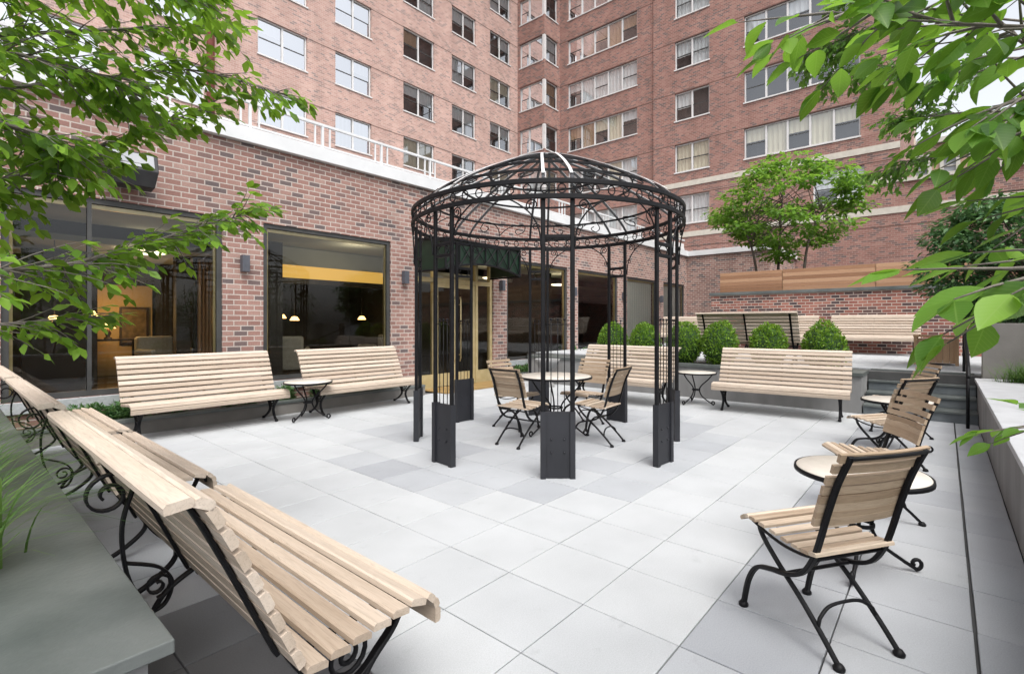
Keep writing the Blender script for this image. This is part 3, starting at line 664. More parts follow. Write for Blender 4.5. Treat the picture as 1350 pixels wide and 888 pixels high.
a.build('wall', M['brick_red'], tow)
a = MB(); a.box(-14, XB, YL+.5, YL+.6, 4.3, 32); a.box(XB+.9, XB+1, YB+.3, YL, 4.3, 32); a.box(XB+.3, XR+.6, YB+.55, YB+.6, 4.3, 32)
a.box(XR+.5, XR+.6, 1.6, YB+.6, .6, 32); a.build('rear_lining', M['room_dark'], tow)
a = MB(); a.box(-14, XR+12, YB-3, YB+8, 32.01, 32.2); a.box(XR-.1, XR+12, 1.4, YB-3.01, 32.01, 32.2); a.build('roof', M['concrete'], tow)
a = MB()
for z, y0, y1 in ((8.50,1.345,11.9),(7.14,1.345,2.3),(5.88,-12,11.9)): a.box(XR-.19, XR-.151, y0, y1, z, z+.26)
a.box(XR-.26, XR+.1, -12, 1.34, 7.085, 7.22)
a.build('stone_band', M['stone_band'], tow)
for k in range(6):
    a = MB(); z = 9.2+F*(k-1)+.05; a.box(XB-.012, XB+.158, YB-.012, YB+.158, z+.003, z+1.497); a.build('corner_post', M['white_frame'], tow)
a = MB(); a.tube([(6.52, YL-.1, 4.3), (6.52, YL-.1, 31.8)], .13, 10); a.build('drain_pipe', noisy('red brown pipe', (.22,.07,.055), (.30,.10,.08), 5, .6), tow)
a = MB(); a.lathe([(.4,0),(.4,.9),(.001,.9)],12,(22.6,14.5,4.38)); a.box(23.2,24.6,12.0,13.4,4.39,5.4); a.box(22.3,23.4,9.4,10.6,4.39,5.2)
a.build('roof_unit', M['white_frame'], tow)
LOOK = {('A',0):'wcddW',('A',1):'WcCoO',('A',2):'wwwwW',('A',3):'OoOoO',('A',4):'WdWdw',('B2',0):'cc',('B2',1):'dW',('B2',2):'wW',('B2',3):'ww',('B2',-1):'ww',
        ('C',-1):'wW',('C',0):'CcCcC',('C',1):'ddWdd',('C',2):'WdWdW',('B',1):'d',('B',2):'o',('B',3):'w',('B',4):'d',('F',1):'dd',('F',2):'oO',('F',3):'wW',('F',4):'dO',
        ('L6',0):'cc',('L6',1):'WW',('L6',2):'OD',('L6',3):'Ww',('L7',0):'dW',('L7',1):'Ww',('L7',2):'wW',('L7',3):'WW',('L8',1):'WW',('L8',2):'cC',('L8',3):'dW',('L8',4):'wW',
        ('L4',0):'Cc',('L4',1):'WD',('L5',0):'cW',('L5',1):'DW',('L5',2):'WD'}
rw = random.Random(12)
for axis, c, sgn, w0, w1, z0, z1, n, style in WD:
    d = .09; k = int(round((z0-9.3)/F)); style_key = ('B' if axis == 'x' else 'F') if style == 'bay' else ('L%d' % [w[0] for w in lw].index(w0) if axis == 'x' else ('A' if w0 > 12 else ('B2' if w0 > 8 else 'C')))   # frame set into the reveal
    def P(a, dd, z): return (a, c-sgn*dd, z) if axis == 'x' else (c-sgn*dd, a, z)
    def B(mb, a0, a1, d0, d1, zz0, zz1):
        p, q = P(a0, d0, zz0), P(a1, d1, zz1); mb.box(p[0], q[0], p[1], q[1], zz0, zz1)
    t = .055; f = MB()
    B(f, w0+.002, w0+t, d, d+.08, z0+.002, z1-.002); B(f, w1-t, w1-.002, d, d+.08, z0+.002, z1-.002)
    B(f, w0+t, w1-t, d, d+.08, z1-t, z1-.002); B(f, w0+t, w1-t, d, d+.08, z0+.002, z0+t)
    B(f, w0-.03, w1+.03, -.045, .05, z0-.06, z0-.002)   # sill
    if n == 5: cuts = [.0,.17,.39,.61,.83,1.0] if False else [0,.2,.4,.6,.8,1]
    elif style == 'bay' and n == 2: cuts = [0,.62,1]
    else: cuts = [i/n for i in range(n+1)]
    xs = [w0+t+(w1-w0-2*t)*q for q in cuts]
    for q in xs[1:-1]: B(f, q-.04, q+.04, d-.002, d+.078, z0+t, z1-t)
    fo = f.build('window', M['white_frame'], tow)
    p = MB(); r = MB()
    zm = z0+(z1-z0)*.47
    for i in range(n):
        fixed = (n == 5 and i in (1,3)) or (style == 'bay' and n == 2 and i == 0)
        if fixed: p.quad(P(xs[i],d+.05,z0+t), P(xs[i+1],d+.05,z0+t), P(xs[i+1],d+.05,z1-t), P(xs[i],d+.05,z1-t))
        else:
            B(r, xs[i]+.03, xs[i+1]-.03, d+.02, d+.06, zm-.022, zm+.022)
            p.quad(P(xs[i],d+.03,z0+t), P(xs[i+1],d+.03,z0+t), P(xs[i+1],d+.03,zm), P(xs[i],d+.03,zm))
            e = rw.uniform(-.006,.006)
            p.quad(P(xs[i],d+.055+e,zm), P(xs[i+1],d+.055-e,zm), P(xs[i+1],d+.055-e,z1-t), P(xs[i],d+.055+e,z1-t))
    p.build('pane', M['glass_sky_boost' if axis == 'x' and w0 < 12 else 'glass_tower'], fo)
    if r.v: r.build('meeting_rail', M['dark_frame'], fo)
    pat = LOOK.get((style_key, k)) or [rw.choice('wcwcd')]
    for i in range(n):
        ch = pat[i % len(pat)]; bm = M[{'w':'blind_white','c':'cream','o':'curtain_tan','d':'blind_white'}[ch.lower()]]
        drop = {'d': 0, 'w': 1, 'c': 1, 'o': 1, 'W': .5, 'C': .5, 'O': .5, 'D': 0}[ch]
        if drop == .5: drop = rw.choice((.35,.45,.55))
        if drop:
            p = MB(); zb = z1-.03-(z1-z0-.06)*drop; K = 14
            for q in range(K):
                a0 = xs[i]+(xs[i+1]-xs[i])*q/K; a1 = xs[i]+(xs[i+1]-xs[i])*(q+1)/K
                e0, e1 = .018*sin(q*1.9), .018*sin((q+1)*1.9)
                p.add([P(a0,.205+e0,zb),P(a1,.205+e1,zb),P(a1,.205+e1,z1-.03),P(a0,.205+e0,z1-.03)], [(0,1,2,3)], True)
            p.build('blind', bm, fo)

# far buildings seen past the tower corner
def far_building(x, y0, y1, h, mat, label, wins, trim):
    o = empty('distant_building', (x, (y0+y1)/2, 0), 0, label, 'building'); c = (y0+y1)/2
    a = MB(); wall_grid(a, 'y', 0, y0-c, y1-c, 0, h, [(p-c, q-c, r, s) for p,q,r,s in wins], .3, -1)
    a.quad((0,y1-c,0),(0,y1-c,h),(12,y1-c,h),(12,y1-c,0)); a.quad((0,y0-c,0),(12,y0-c,0),(12,y0-c,h),(0,y0-c,h)); a.build('wall', mat, o)
    a = MB(); a.box(-.4,12,y0-c-.2,y1-c+.2,h+.005,h+.5); a.build('cornice', M['stone_band'], o)
    for p,q,r,s in wins:
        p -= c; q -= c
        f = MB(); f.box(-.12,.0-.002,p-.35,q+.35,s+.002,s+.5); f.box(-.1,-.002,p-.32,p-.002,r,s); f.box(-.1,-.002,q+.002,q+.32,r,s); f.box(-.15,-.002,p-.4,q+.4,r-.3,r-.002)
        f.box(.1,.2,p,q,(r+s)/2-.05,(r+s)/2+.05); w = f.build('window', M['stone_band'], o)
        g2 = MB(); g2.quad((.22,p,r),(.22,q,r),(.22,q,s),(.22,p,s)); g2.build('pane', noisy('distant pane', (.25,.27,.29), (.4,.42,.44), 2, .1), w)
zz = 16.0
far_building(66, -22, 3.4, 19.5, M['far_brick'], 'peach brick building with pale window surrounds far behind the tower corner',
             [(1.29-2.16*q, 2.19-2.16*q, z, z+1.85) for q in range(10) for z in (9.0,12.6,16.2)], None)
a = MB(); o = empty('distant_tower', (40, 2.0, 0), 0, 'narrow tan ribbed building edge right of the tower corner', 'building')
a.box(0, 8, -.38, .12, 0, 18.4); a.build('wall', M['far_tan'], o)
a = MB()
for k in range(3): a.box(-.12, -.001, -.34+.16*k, -.26+.16*k, 0, 18.4)
a.build('rib', M['far_tan'], o)

# ------------------------------------------------------------------ gazebo
gz = empty('gazebo', (4.92, 3.71, 0), 0, 'black wrought iron gazebo with open domed top around the dining table', 'gazebo')
R0, R1 = 1.57, 1.615
ZL, ZH = 2.557, 2.697
for k in range(8):
    an = rad(-139+45*k); rr = V((cos(an), sin(an), 0)); tt = V((-sin(an), cos(an), 0)); c = rr*R0
    def Q(t, r, z): return c+tt*t+rr*r+V((0,0,z))
    a = MB()
    for s in (-1,1): a.bar([Q(s*.135,0,0.005), Q(s*.135,0,ZL+.02)], .042, .034, tt)
    for z in (2.10, 2.215): a.bar([Q(-.113,0,z), Q(.113,0,z)], .025, .036, rr)
    po = a.build('post', M['iron'], gz)
    a = MB(); vs = []
    for r in (-.02,.02):
        for z in (.004,.61):
            for t in (-.113,.113): vs.append(Q(t, r*.6, z))
    a.add(vs, [(0,1,3,2),(4,6,7,5),(0,2,6,4),(1,5,7,3),(2,3,7,6),(0,4,5,1)])
    for s in (-1,1):                                     # side plates and bolts
        vs = []
        for r in (-.03,.03):
            for z in (.0,.612):
                for t in (s*.135-.024, s*.135+.024): vs.append(Q(t, r, z))
        a.add(vs, [(0,1,3,2),(4,6,7,5),(0,2,6,4),(1,5,7,3),(2,3,7,6),(0,4,5,1)])
        for z in (.24,.36):
            for r in (-.018,.018): a.ball(Q(s*.06, r, z), .009, 6)
    a.build('base_panel', M['iron_panel'], po)
    for t in (-.062, 0, .062):
        a = MB(); a.tube([Q(t,0,.605), Q(t,0,1.445)], .0045, 6); a.ball(Q(t,0,1.455), .013, 8)
        a.build('ornament_rod', M['iron'], po)
    a = MB(); a.tube([Q(-.118,0,1.41), Q(.118,0,1.41)], .0045, 6); a.build('ornament_bar', M['iron'], po)
    a = MB(); a.tube([Q(.052*cos(q*pi/8)*1.6, 0, 2.157+.048*sin(q*pi/8)) for q in range(16)], .006, 5, True)
    a.build('ornament_oval', M['iron'], po)
    for s in (-1,1):                                     # scroll brackets under the ring
        a = MB()
        p2 = [(.155,2.12),(.175,2.28),(.25,2.42),(.36,2.51),(.44,2.555)]
        a.tube([Q(s*x,.02-.14*(x-.15)**1.4,z) for x,z in [(q[0],q[2]) for q in smooth_path([(x,0,z) for x,z in p2],5)]], .008, 6)
        sp = spiral((.235,2.50), .058, .012, -pi*.25, pi*3.0, 20)
        a.tube([Q(s*x,.02-.14*(max(x,.15)-.15)**1.4,z) for x,z in sp], .0065, 5)
        sp = spiral((.20,2.30), .035, .008, pi, -pi*1.8, 16)
        a.tube([Q(s*(x),.01,z) for x,z in sp], .0055, 5)
        a.build('scroll_bracket', M['iron'], po)
a = MB(); K = 96
circ = lambda r, z: [(r*cos(2*pi*q/K), r*sin(2*pi*q/K), z) for q in range(K)]
for z in (ZL+.02, ZH+.02): a.bar(circ(R1, z), .046, .03, (0,0,1), True)
a.build('ring_band', M['iron'], gz)
a = MB(); NR = 64; a.tube(circ(R1, (ZL+ZH)/2+.02), .004, 5, True)
for q in range(NR):
    an = 2*pi*(q+.5)/NR; rr = V((cos(an), sin(an), 0)); tt = V((-sin(an), cos(an), 0)); cz = (ZL+ZH)/2+.02
    a.tube([rr*R1+tt*(.036*cos(w*pi/5))+V((0,0,cz+.042*sin(w*pi/5))) for w in range(10)], .0065, 5, True)
a.build('ring_scrollwork', M['iron'], gz)
dome = [(1.615,2.72),(1.53,2.80),(1.40,2.89),(1.22,2.99),(1.02,3.095),(.80,3.20),(.60,3.29),(.40,3.37),(.2,3.44),(.07,3.48)]
M['sky_glint'] = noisy('painted sky glint', (.74,.75,.76), (.80,.81,.82), 10, .35, .15)  # near-white colour standing in for sky reflected on the rib tops
M['iron_shine'] = noisy('glossy iron rib', (.016,.016,.018), (.03,.03,.034), 10, .22, 0, 0, spec=.8)
for k in range(8):
    an = rad(-139+45*k); rr = V((cos(an), sin(an), 0)); tt = V((-sin(an), cos(an), 0))
    a = MB()
    for s in (-1,1):
        a.bar([rr*r+tt*(s*(.025+.11*min(1,(r/1.6)**.6)))+V((0,0,z)) for r,z in [(q[0],q[2]) for q in smooth_path([(r,0,z) for r,z in dome],4)]], .032, .014, tt)
    ro = a.build('dome_rib', M['iron_shine'], gz)
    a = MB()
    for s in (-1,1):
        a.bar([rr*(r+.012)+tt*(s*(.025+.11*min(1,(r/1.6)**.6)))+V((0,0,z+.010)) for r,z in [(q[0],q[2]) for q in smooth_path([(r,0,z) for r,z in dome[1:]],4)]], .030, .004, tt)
    a.build('rib_sky_glint', M['sky_glint'], ro)  # added strips carrying the painted sky reflection on the black ribs
a = MB()
for r, z in ((1.40,2.895),(1.04,3.09),(.70,3.25)): a.bar(circ(r, z-.012), .026, .014, (0,0,1), True)
a.build('dome_hoop', M['iron'], gz)
for k in range(8):
    a = MB()
    an = rad(-139+22.5+45*k); rr = V((cos(an), sin(an), 0)); tt = V((-sin(an), cos(an), 0))
    def DP(t, u):                                        # point on the dome surface: t sideways, u from ring (0) to second hoop (1)
        r = 1.585-.5*u; z = 2.75+.315*u+.05*(u*(1-u))
        d = rr*r+tt*t; d = d.normalized()*r; return V((d.x, d.y, z))
    for s in (-1,1):
        p = smooth_path([(0,.02,0),(.10,.3,0),(.30,.42,0),(.36,.2,0),(.28,.08,0),(.22,.2,0),(.27,.27,0)], 5)
        a.tube([DP(s*q.x, q.y) for q in p], .007, 5)
    a.build('dome_scrollwork', M['iron'], gz)
a = MB(); a.lathe([(.001,3.45),(.11,3.455),(.11,3.485),(.05,3.495),(.001,3.497)], 20); a.build('finial', M['iron_shine'], gz)

# ------------------------------------------------------------------ benches: local x along the seat, sitter faces -y, y=0 is the seat front
BENCH_L = 1.87
def make_bench():
    b = empty('park_bench', (0,0,0), 0, 'x', 'bench')
    h = BENCH_L/2
    def slat_run(mb, path):
        for y, z, ny, nz, w in path: mb.slat((-h, y, z), (h, y, z), (0, ny, nz), w, .024)
    a = MB()
    slat_run(a, [(.085+.0745*k, .452-.0075*k-(.0 if k else .004), -.10 if k else -.3, 1, .066) for k in range(6)])
    slat_run(a, [(.028,.440,-.75,.75,.036),(.006,.412,-.95,.35,.036),(.0,.368,-1,0,.052)])
    a.build('seat', M['slat'], b)
    a = MB(); pth = smooth_path([(0,.500,.435),(0,.555,.56),(0,.63,.73),(0,.70,.88),(0,.745,.965)], 6)
    tot = [0]
    for i in range(1, len(pth)): tot.append(tot[-1]+(pth[i]-pth[i-1]).length)
    nsl = 8
    for k in range(nsl):
        q = tot[-1]*(k+.45)/nsl
        i = max(j for j in range(len(tot)) if tot[j] <= q); i = min(i, len(pth)-2)
        p = pth[i].lerp(pth[i+1], (q-tot[i])/(tot[i+1]-tot[i])); t = (pth[i+1]-pth[i]).normalized()
        a.slat((-h,p.y,p.z),(h,p.y,p.z),(0,-t.z,t.y), .057, .026)
    a.slat((-h,.752,.972),(h,.752,.972),(0,-.45,.9), .05, .026)
    a.slat((-h,.808,.982),(h,.808,.982),(0,.10,1), .066, .026)
    a.build('backrest', M['slat'], b)
    ib = [(q.x, q.y+.022, q.z-.004) for q in pth]
    for x in (-h+.13, h-.13):
        a = MB(); X = lambda p: [(x, q[0], q[1]) for q in p]
        sp = lambda p, n=6: [(q.y, q.z) for q in smooth_path([(0,)+r for r in p], n)]
        a.bar([(x,)+q[1:] for q in ib]+[(x,.79,.966)], .035, .012, (1,0,0))
        a.bar(X([(.012,.37),(.02,.415),(.05,.43),(.12,.434),(.30,.418),(.49,.40)]), .035, .012, (1,0,0))
        a.bar(X(sp([(.05,.43),(.10,.33),(.20,.24),(.24,.16),(.20,.07),(.145,.02)])), .035, .018, (1,0,0))
        a.bar(X(sp([(.50,.43),(.44,.33),(.36,.24),(.35,.16),(.44,.08),(.56,.02)])), .035, .018, (1,0,0))
        a.bar(X(sp([(.16,.28),(.24,.22),(.32,.22),(.40,.28)])), .03, .014, (1,0,0))
        a.tube(X(spiral((.29,.31), .075, .015, pi*.9, pi*4.2, 26)), .009, 6)
        for yy in (.14,.565): a.ball((x, yy, .021), .026, 8, .8)
        a.build('leg_frame', M['iron'], b)
    # middle brace with scrolls behind the back
    x = 0; a = MB(); X = lambda p: [(x, q[0], q[1]) for q in p]
    a.bar([(x,)+q[1:] for q in ib]+[(x,.79,.966)], .03, .012, (1,0,0))
    a.bar(X([(.012,.37),(.02,.415),(.05,.43),(.12,.434),(.30,.418),(.49,.40)]), .03, .012, (1,0,0))
    a.build('back_strap', M['iron'], b)
    a = MB()
    a.bar(X(spiral((.775,.79), .078, .02, pi*.65, -pi*2.2, 30)), .03, .009, (1,0,0))
    a.bar(X(sp([(.70,.80),(.735,.66),(.72,.48),(.66,.3),(.68,.14),(.76,.01)])), .028, .012, (1,0,0))
    a.bar(X(sp([(.50,.42),(.60,.36),(.68,.24),(.76,.17)])), .028, .012, (1,0,0))
    a.bar(X(sp([(.72,.52),(.62,.47),(.575,.40),(.60,.32),(.67,.30)])), .026, .009, (1,0,0))
    a.bar(X(spiral((.625,.40), .05, .012, pi*1.5, -pi*1.6, 22)), .026, .008, (1,0,0))
    a.build('back_brace', M['iron'], b)
    return b
bench0 = make_bench(); used = []
def bench(x, y, rz, label, group=None, L=None, z=0):
    b = bench0 if not used else copy_tree(bench0); used.append(1)
    place(b, (x, y, z), rz, label, group)
    if L: b.scale = (L/BENCH_L, 1, 1)
    if group != GL:
        for ch in list(b.children):
            if ch.name.startswith('back_brace'): bpy.data.objects.remove(ch)
    return b
GL = 'row of benches backing onto the left stone planter'
bench(1.19, 2.32, pi/2, 'slatted teak bench nearest the camera at lower left, its seat end showing large', GL)
bench(1.19, 4.52, pi/2, 'second slatted bench of the left row, between the nearest and the farthest', GL)
bench(1.19, 6.50, pi/2, 'farthest slatted bench of the left row, partly cut by the left photo edge', GL, L=1.75)
bench(2.42, 7.16, 0, 'pale slatted bench under the leftmost lobby window and the brick pier', 'benches along the lobby wall')
bench(4.70, 7.05, 0, 'pale slatted bench under the middle lobby window, left of the bronze doors', 'benches along the lobby wall')
bench(7.86, 4.48, -pi/2-.0, 'slatted bench behind the gazebo in front of the left boxwoods', 'benches along the boxwood planter')
bench(8.32, 1.93, -pi/2+.08, 'slatted bench right of the gazebo in front of the three right boxwoods', 'benches along the boxwood planter')
bench(15.05, 1.36, -pi/2, 'upper terrace bench facing the camera beside the square wood planter', 'benches on the upper terrace', z=.64)
bench(15.05, 3.52, -pi/2, 'upper terrace bench against the brick wall mostly hidden by the bench seen from behind', 'benches on the upper terrace', z=.64)
bench(15.05, 6.1, -pi/2, 'leftmost upper terrace bench, its pale back showing above the gazebo side boxwood', 'benches on the upper terrace', z=.64)
bench(11.15, 2.98, pi/2, 'upper terrace bench seen from behind with dark straps on its back', 'benches on the upper terrace', z=.64)

# ------------------------------------------------------------------ chairs: local +x is forward
def make_chair():
    c = empty('folding_chair', (0,0,0), 0, 'x', 'chair')
    a = MB(); sp = smooth_path([(.235,0,.452),(.20,0,.468),(.10,0,.462),(-.02,0,.447),(-.12,0,.440),(-.19,0,.448)], 8)
    n = 9
    for k in range(n):
        i = (k+.5)/n*(len(sp)-1); p = sp[int(i)].lerp(sp[min(int(i)+1, len(sp)-1)], i-int(i))
        q = sp[min(int(i)+2, len(sp)-1)]-sp[max(int(i)-2,0)]
        nn = V((-q.z, 0, q.x)); nn = nn if nn.z > 0 else -nn
        a.slat((p.x,-.22,p.z),(p.x,.22,p.z),nn, .0385, .017)
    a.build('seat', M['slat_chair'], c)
    a = MB(); bp = smooth_path([(-.203,0,.585),(-.225,0,.665),(-.262,0,.775),(-.335,0,.905)], 8); n = 8
    for k in range(n):
        i = (k+.5)/n*(len(bp)-1); p = bp[int(i)].lerp(bp[min(int(i)+1, len(bp)-1)], i-int(i))
        q = bp[min(int(i)+2, len(bp)-1)]-bp[max(int(i)-2,0)]; q.normalize()
        bow = .022
        pts = [(p.x-bow*(1-(t/1.0)**2)+.008, (.238*t), p.z) for t in (-1,-.6,-.2,.2,.6,1)]
        a.cur = random.random()
        w, th = .0186, .008
        a.sweep(pts, [(-th,-w),(th,-w),(th,w),(-th,w)], (1,0,.3), False, False)
    a.build('backrest', M['slat_chair_shade'], c)
    for s in (-1,1):
        y = s*.20
        a = MB(); a.bar(smooth_path([(-.338,y,.897),(-.281,y,.775),(-.232,y,.63),(-.20,y,.52),(-.165,y,.42),(-.11,y,.335),(-.03,y,.29),(.07,y,.268),(.155,y,.235),(.21,y,.15),(.243,y,.02)],5), .028, .018, (0,1,0))
        a.lathe([(.001,0),(.022,0),(.024,.012),(.014,.026),(.001,.03)], 10, (.246,y,0)); a.build('back_post', M['iron'], c)
        y = s*.165
        a = MB(); a.bar(smooth_path([(.185,y,.45),(.155,y,.385),(.06,y,.295),(-.06,y,.20),(-.17,y,.10),(-.25,y,.018)],5), .02, .018, (0,1,0))
        a.lathe([(.001,0),(.022,0),(.024,.012),(.014,.026),(.001,.03)], 10, (-.255,y,0)); a.build('leg', M['iron'], c)
        a = MB(); a.bar(smooth_path([(.19,y+s*.03,.452),(.10,y+s*.03,.425),(0,y+s*.03,.408),(-.10,y+s*.03,.41),(-.17,y+s*.03,.425)],4), .014, .01, (0,1,0)); a.build('seat_rail', M['iron'], c)
    a = MB(); a.tube([(-.155,-.165,.115)]+[(q.x,q.y,q.z) for q in smooth_path([(-.15,-.15,.15),(-.14,-.09,.185),(-.14,.0,.195),(-.14,.09,.185),(-.15,.15,.15)],4)]+[(-.155,.165,.115)], .008, 6)
    a.build('stretcher', M['iron'], c)
    a = MB(); a.tube([(.0,-.19,.278),(.0,.19,.278)], .009, 6); a.build('stretcher', M['iron'], c)
    a = MB(); a.tube([(-.16,-.19,.41),(-.16,.19,.41)], .008, 6); a.build('stretcher', M['iron'], c)
    a = MB(); a.tube([(-.338,-.20,.888),(-.346,-.1,.889),(-.349,0,.889),(-.346,.1,.889),(-.338,.20,.888)], .009, 6)
    a.build('top_rail', M['iron'], c)
    return c
chair0 = make_chair(); usedc = []
def chair(x, y, rz, label, group):
    c = chair0 if not usedc else copy_tree(chair0); usedc.append(1); return place(c, (x, y, 0), rz, label, group)
GR = 'folding chairs along the right planter'; GT = 'folding chairs around the gazebo table'
chair(2.70, .45, rad(57), 'nearest folding chair at lower right, seen from behind with its whole seat', GR)
chair(4.56, .42, rad(118), 'folding chair beyond the nearest side table, its slatted back turned to the camera', GR)
chair(6.22, .44, rad(57), 'second folding chair seen from behind on the right, near the steps', GR)
chair(8.0, .42, rad(118), 'farthest right folding chair, only its slatted back showing before the steps', GR)
chair(4.56, 3.80, 0, 'gazebo chair left of the table, its back towards the camera', GT)
chair(5.22, 3.15, rad(95), 'gazebo chair right of the table, seen from its side', GT)
chair(5.20, 4.44, rad(-90), 'gazebo chair behind the table at left, pale slatted back above another chair', GT)
chair(5.90, 3.80, rad(180), 'gazebo chair on the far side of the table facing the camera', GT)

# ------------------------------------------------------------------ tables
def make_table(r, h, name='side_table'):
    t = empty(name, (0,0,0), 0, 'x', 'table')
    a = MB(); a.lathe([(.001,h-.012),(r-.012,h-.012),(r-.008,h),(r-.012,h+.006),(.001,h+.006)], 48); a.build('table_top', M['table_stone'], t)
    a = MB(); a.lathe([(r-.010,h-.022),(r+.003,h-.022),(r+.004,h-.01),(r+.002,h+.003),(r-.0075,h+.003),(r-.0078,h-.012),(r-.010,h-.012),(r-.010,h-.022)], 48); a.build('rim', M['iron'], t)
    a = MB(); zc = h*.44; a.lathe([(r*.20-.008,zc),(r*.20+.004,zc),(r*.20+.004,zc+.02),(r*.20-.008,zc+.02),(r*.20-.008,zc)], 20)
    a.build('collar', M['iron'], t); a = MB()
    for k in range(3):
        an = 2*pi*k/3+pi/6; a.tube([(0,0,h-.02),(r*.9*cos(an),r*.9*sin(an),h-.02)], .009, 6)
    a.build('top_support', M['iron'], t)
    for k in range(3):
        an = 2*pi*k/3+pi/6; ca, sa = cos(an), sin(an)
        pr = smooth_path([(r*.82,0,h-.025),(r*.62,0,h*.80),(r*.28,0,h*.60),(r*.17,0,h*.45),(r*.30,0,h*.27),(r*.62,0,h*.12),(r*.84,0,.02)], 5)
        pts = [(q.x, q.z) for q in pr]+spiral((r*.84+.0,.05), .035, .012, -pi/2, pi*1.3, 12)
        a = MB(); a.tube([(x*ca, x*sa, max(z,.012)) for x, z in pts], .0105, 7); a.build('leg', M['iron'], t)
    return t
t0 = make_table(.335, .56)
place(t0, (3.53, .37, 0), .5, 'cream round side table between the two nearest right chairs', 'cream topped round side tables')
for x, y, rz, l in ((7.05, .40, .2, 'cream round side table by the far pair of chairs near the steps'), (3.60, 7.10, .9, 'small round side table between the two benches on the lobby wall'),
                (8.75, 3.30, .1, 'small round side table between the two benches at the boxwood planter')):
    c = copy_tree(t0); place(c, (x, y, 0), rz, l)
t1 = make_table(.47, .74, 'dining_table'); place(t1, (5.24, 3.80, 0), .3, 'round cream dining table under the gazebo dome')

# handrail and wooden planter at the steps, bowl
o = empty('handrail', (9.12, -.24, 0), 0, 'black metal handrail on the right side of the steps', 'handrail')
a = MB(); a.tube([(0,0,0.002),(0,0,.86)], .02, 10); a.build('post', M['iron'], o)
a = MB(); a.tube([(1.75,0,.641),(1.75,0,1.5)], .02, 10); a.build('post', M['iron'], o)
a = MB(); a.tube(smooth_path([(-.22,0,.70),(-.12,0,.83),(0,0,.87),(.2,0,.95),(1.5,0,1.43),(1.75,0,1.51),(2.1,0,1.52)],4), .022, 10); a.build('rail', M['iron'], o)
o = empty('wooden_planter', (12.55, .12, .64), 0, 'square wooden planter box on the upper terrace at the top of the steps', 'planter box'); o.scale = (.85, .85, 1)
a = MB()
for k in range(6): a.cur = random.random(); a.box(-.35,-.325,-.34+.1135*k,-.23+.1135*k,.04,.48); a.box(.325,.35,-.34+.1135*k,-.23+.1135*k,.04,.48)
for k in range(6): a.cur = random.random(); a.box(-.324+.108*k,-.219+.108*k,-.34,-.315,.04,.48); a.box(-.324+.108*k,-.219+.108*k,.315,.34,.04,.48)
a.build('side_board', M['planter_wood'], o)
for sx in (-1,1):
    for sy in (-1,1): a = MB(); a.box(sx*.36-.03,sx*.36+.03,sy*.35-.03,sy*.35+.03,0,.52); a.build('corner_post', M['planter_wood'], o)
a = MB(); a.box(-.38,.38,-.39,-.31,.521,.55); a.box(-.38,.38,.31,.39,.521,.55); a.box(-.38,-.30,-.309,.309,.521,.55); a.box(.30,.38,-.309,.309,.521,.55); a.build('rim', M['planter_wood'], o)
a = MB(); a.box(-.32,.32,-.31,.31,.1,.44); a.build('soil', M['soil'], o)
o = empty('bowl_planter', (9.0, 6.75, 0), 0, 'grey round stone bowl planter behind the gazebo table near the lobby wall', 'bowl')
a = MB(); a.lathe([(.12,.40),(.2,.43),(.27,.55),(.29,.62),(.27,.62),(.24,.56),(.001,.54)], 28); a.build('bowl', M['concrete'], o)
a = MB(); a.lathe([(.17,0),(.17,.05),(.10,.10),(.08,.3),(.12,.40)], 24); a.build('pedestal', M['concrete'], o)

# ------------------------------------------------------------------ plants
def rvec(r):
    while True:
        v = V((r.uniform(-1,1), r.uniform(-1,1), r.uniform(-1,1)))
        if .05 < v.length <= 1: return v
def boxwood(x, y, rx, rz_, zc, label, seed):
    r = random.Random(seed)
    o = empty('boxwood_shrub', (x, y, .56), 0, label, 'shrub', 'clipped round boxwoods in the raised planter')
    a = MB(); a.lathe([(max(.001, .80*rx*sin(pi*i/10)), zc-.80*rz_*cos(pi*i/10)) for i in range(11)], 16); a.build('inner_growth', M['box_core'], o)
    a = MB(); random.seed(seed)
    lumps = [(rvec(r).normalized(), r.uniform(.04,.15)) for _ in range(22)]
    for k in range(2600):
        n = rvec(r).normalized()
        f = .86+sum(h*max(0, 1-(n-l).length/.45) for l, h in lumps)
        f *= r.uniform(.86, 1.03)
        tp = 1-.05*max(0, n.z); p = V((n.x*rx*f*tp, n.y*rx*f*tp, zc+n.z*rz_*f*(1.04 if n.z > 0 else .95)))
        if p.z < .02: continue
        d = (n*.7+rvec(r)*.8+V((0,0,.25))).normalized()
        a.leaf(p, d, n+rvec(r)*.6, r.uniform(.035,.055), r.uniform(.022,.032), .15)
    a.build('foliage', M['leaf_box'], o)
for y, s, l in ((1.55,1.0,'clipped round boxwood at the right end of the planter row'),(2.42,.94,'clipped round boxwood second from the right, the smallest of the right three'),
             (3.27,1.05,'clipped round boxwood above the left end of the right bench'),(3.95,1.03,'clipped round boxwood just behind the right gazebo posts'),
             (4.82,.98,'clipped round boxwood right of the back gazebo post above the left bench'),(5.58,1.0,'clipped round boxwood at the left end of the planter row')):
    boxwood(9.88, y, .35*s, .46*s, .44, l, int(y*100))

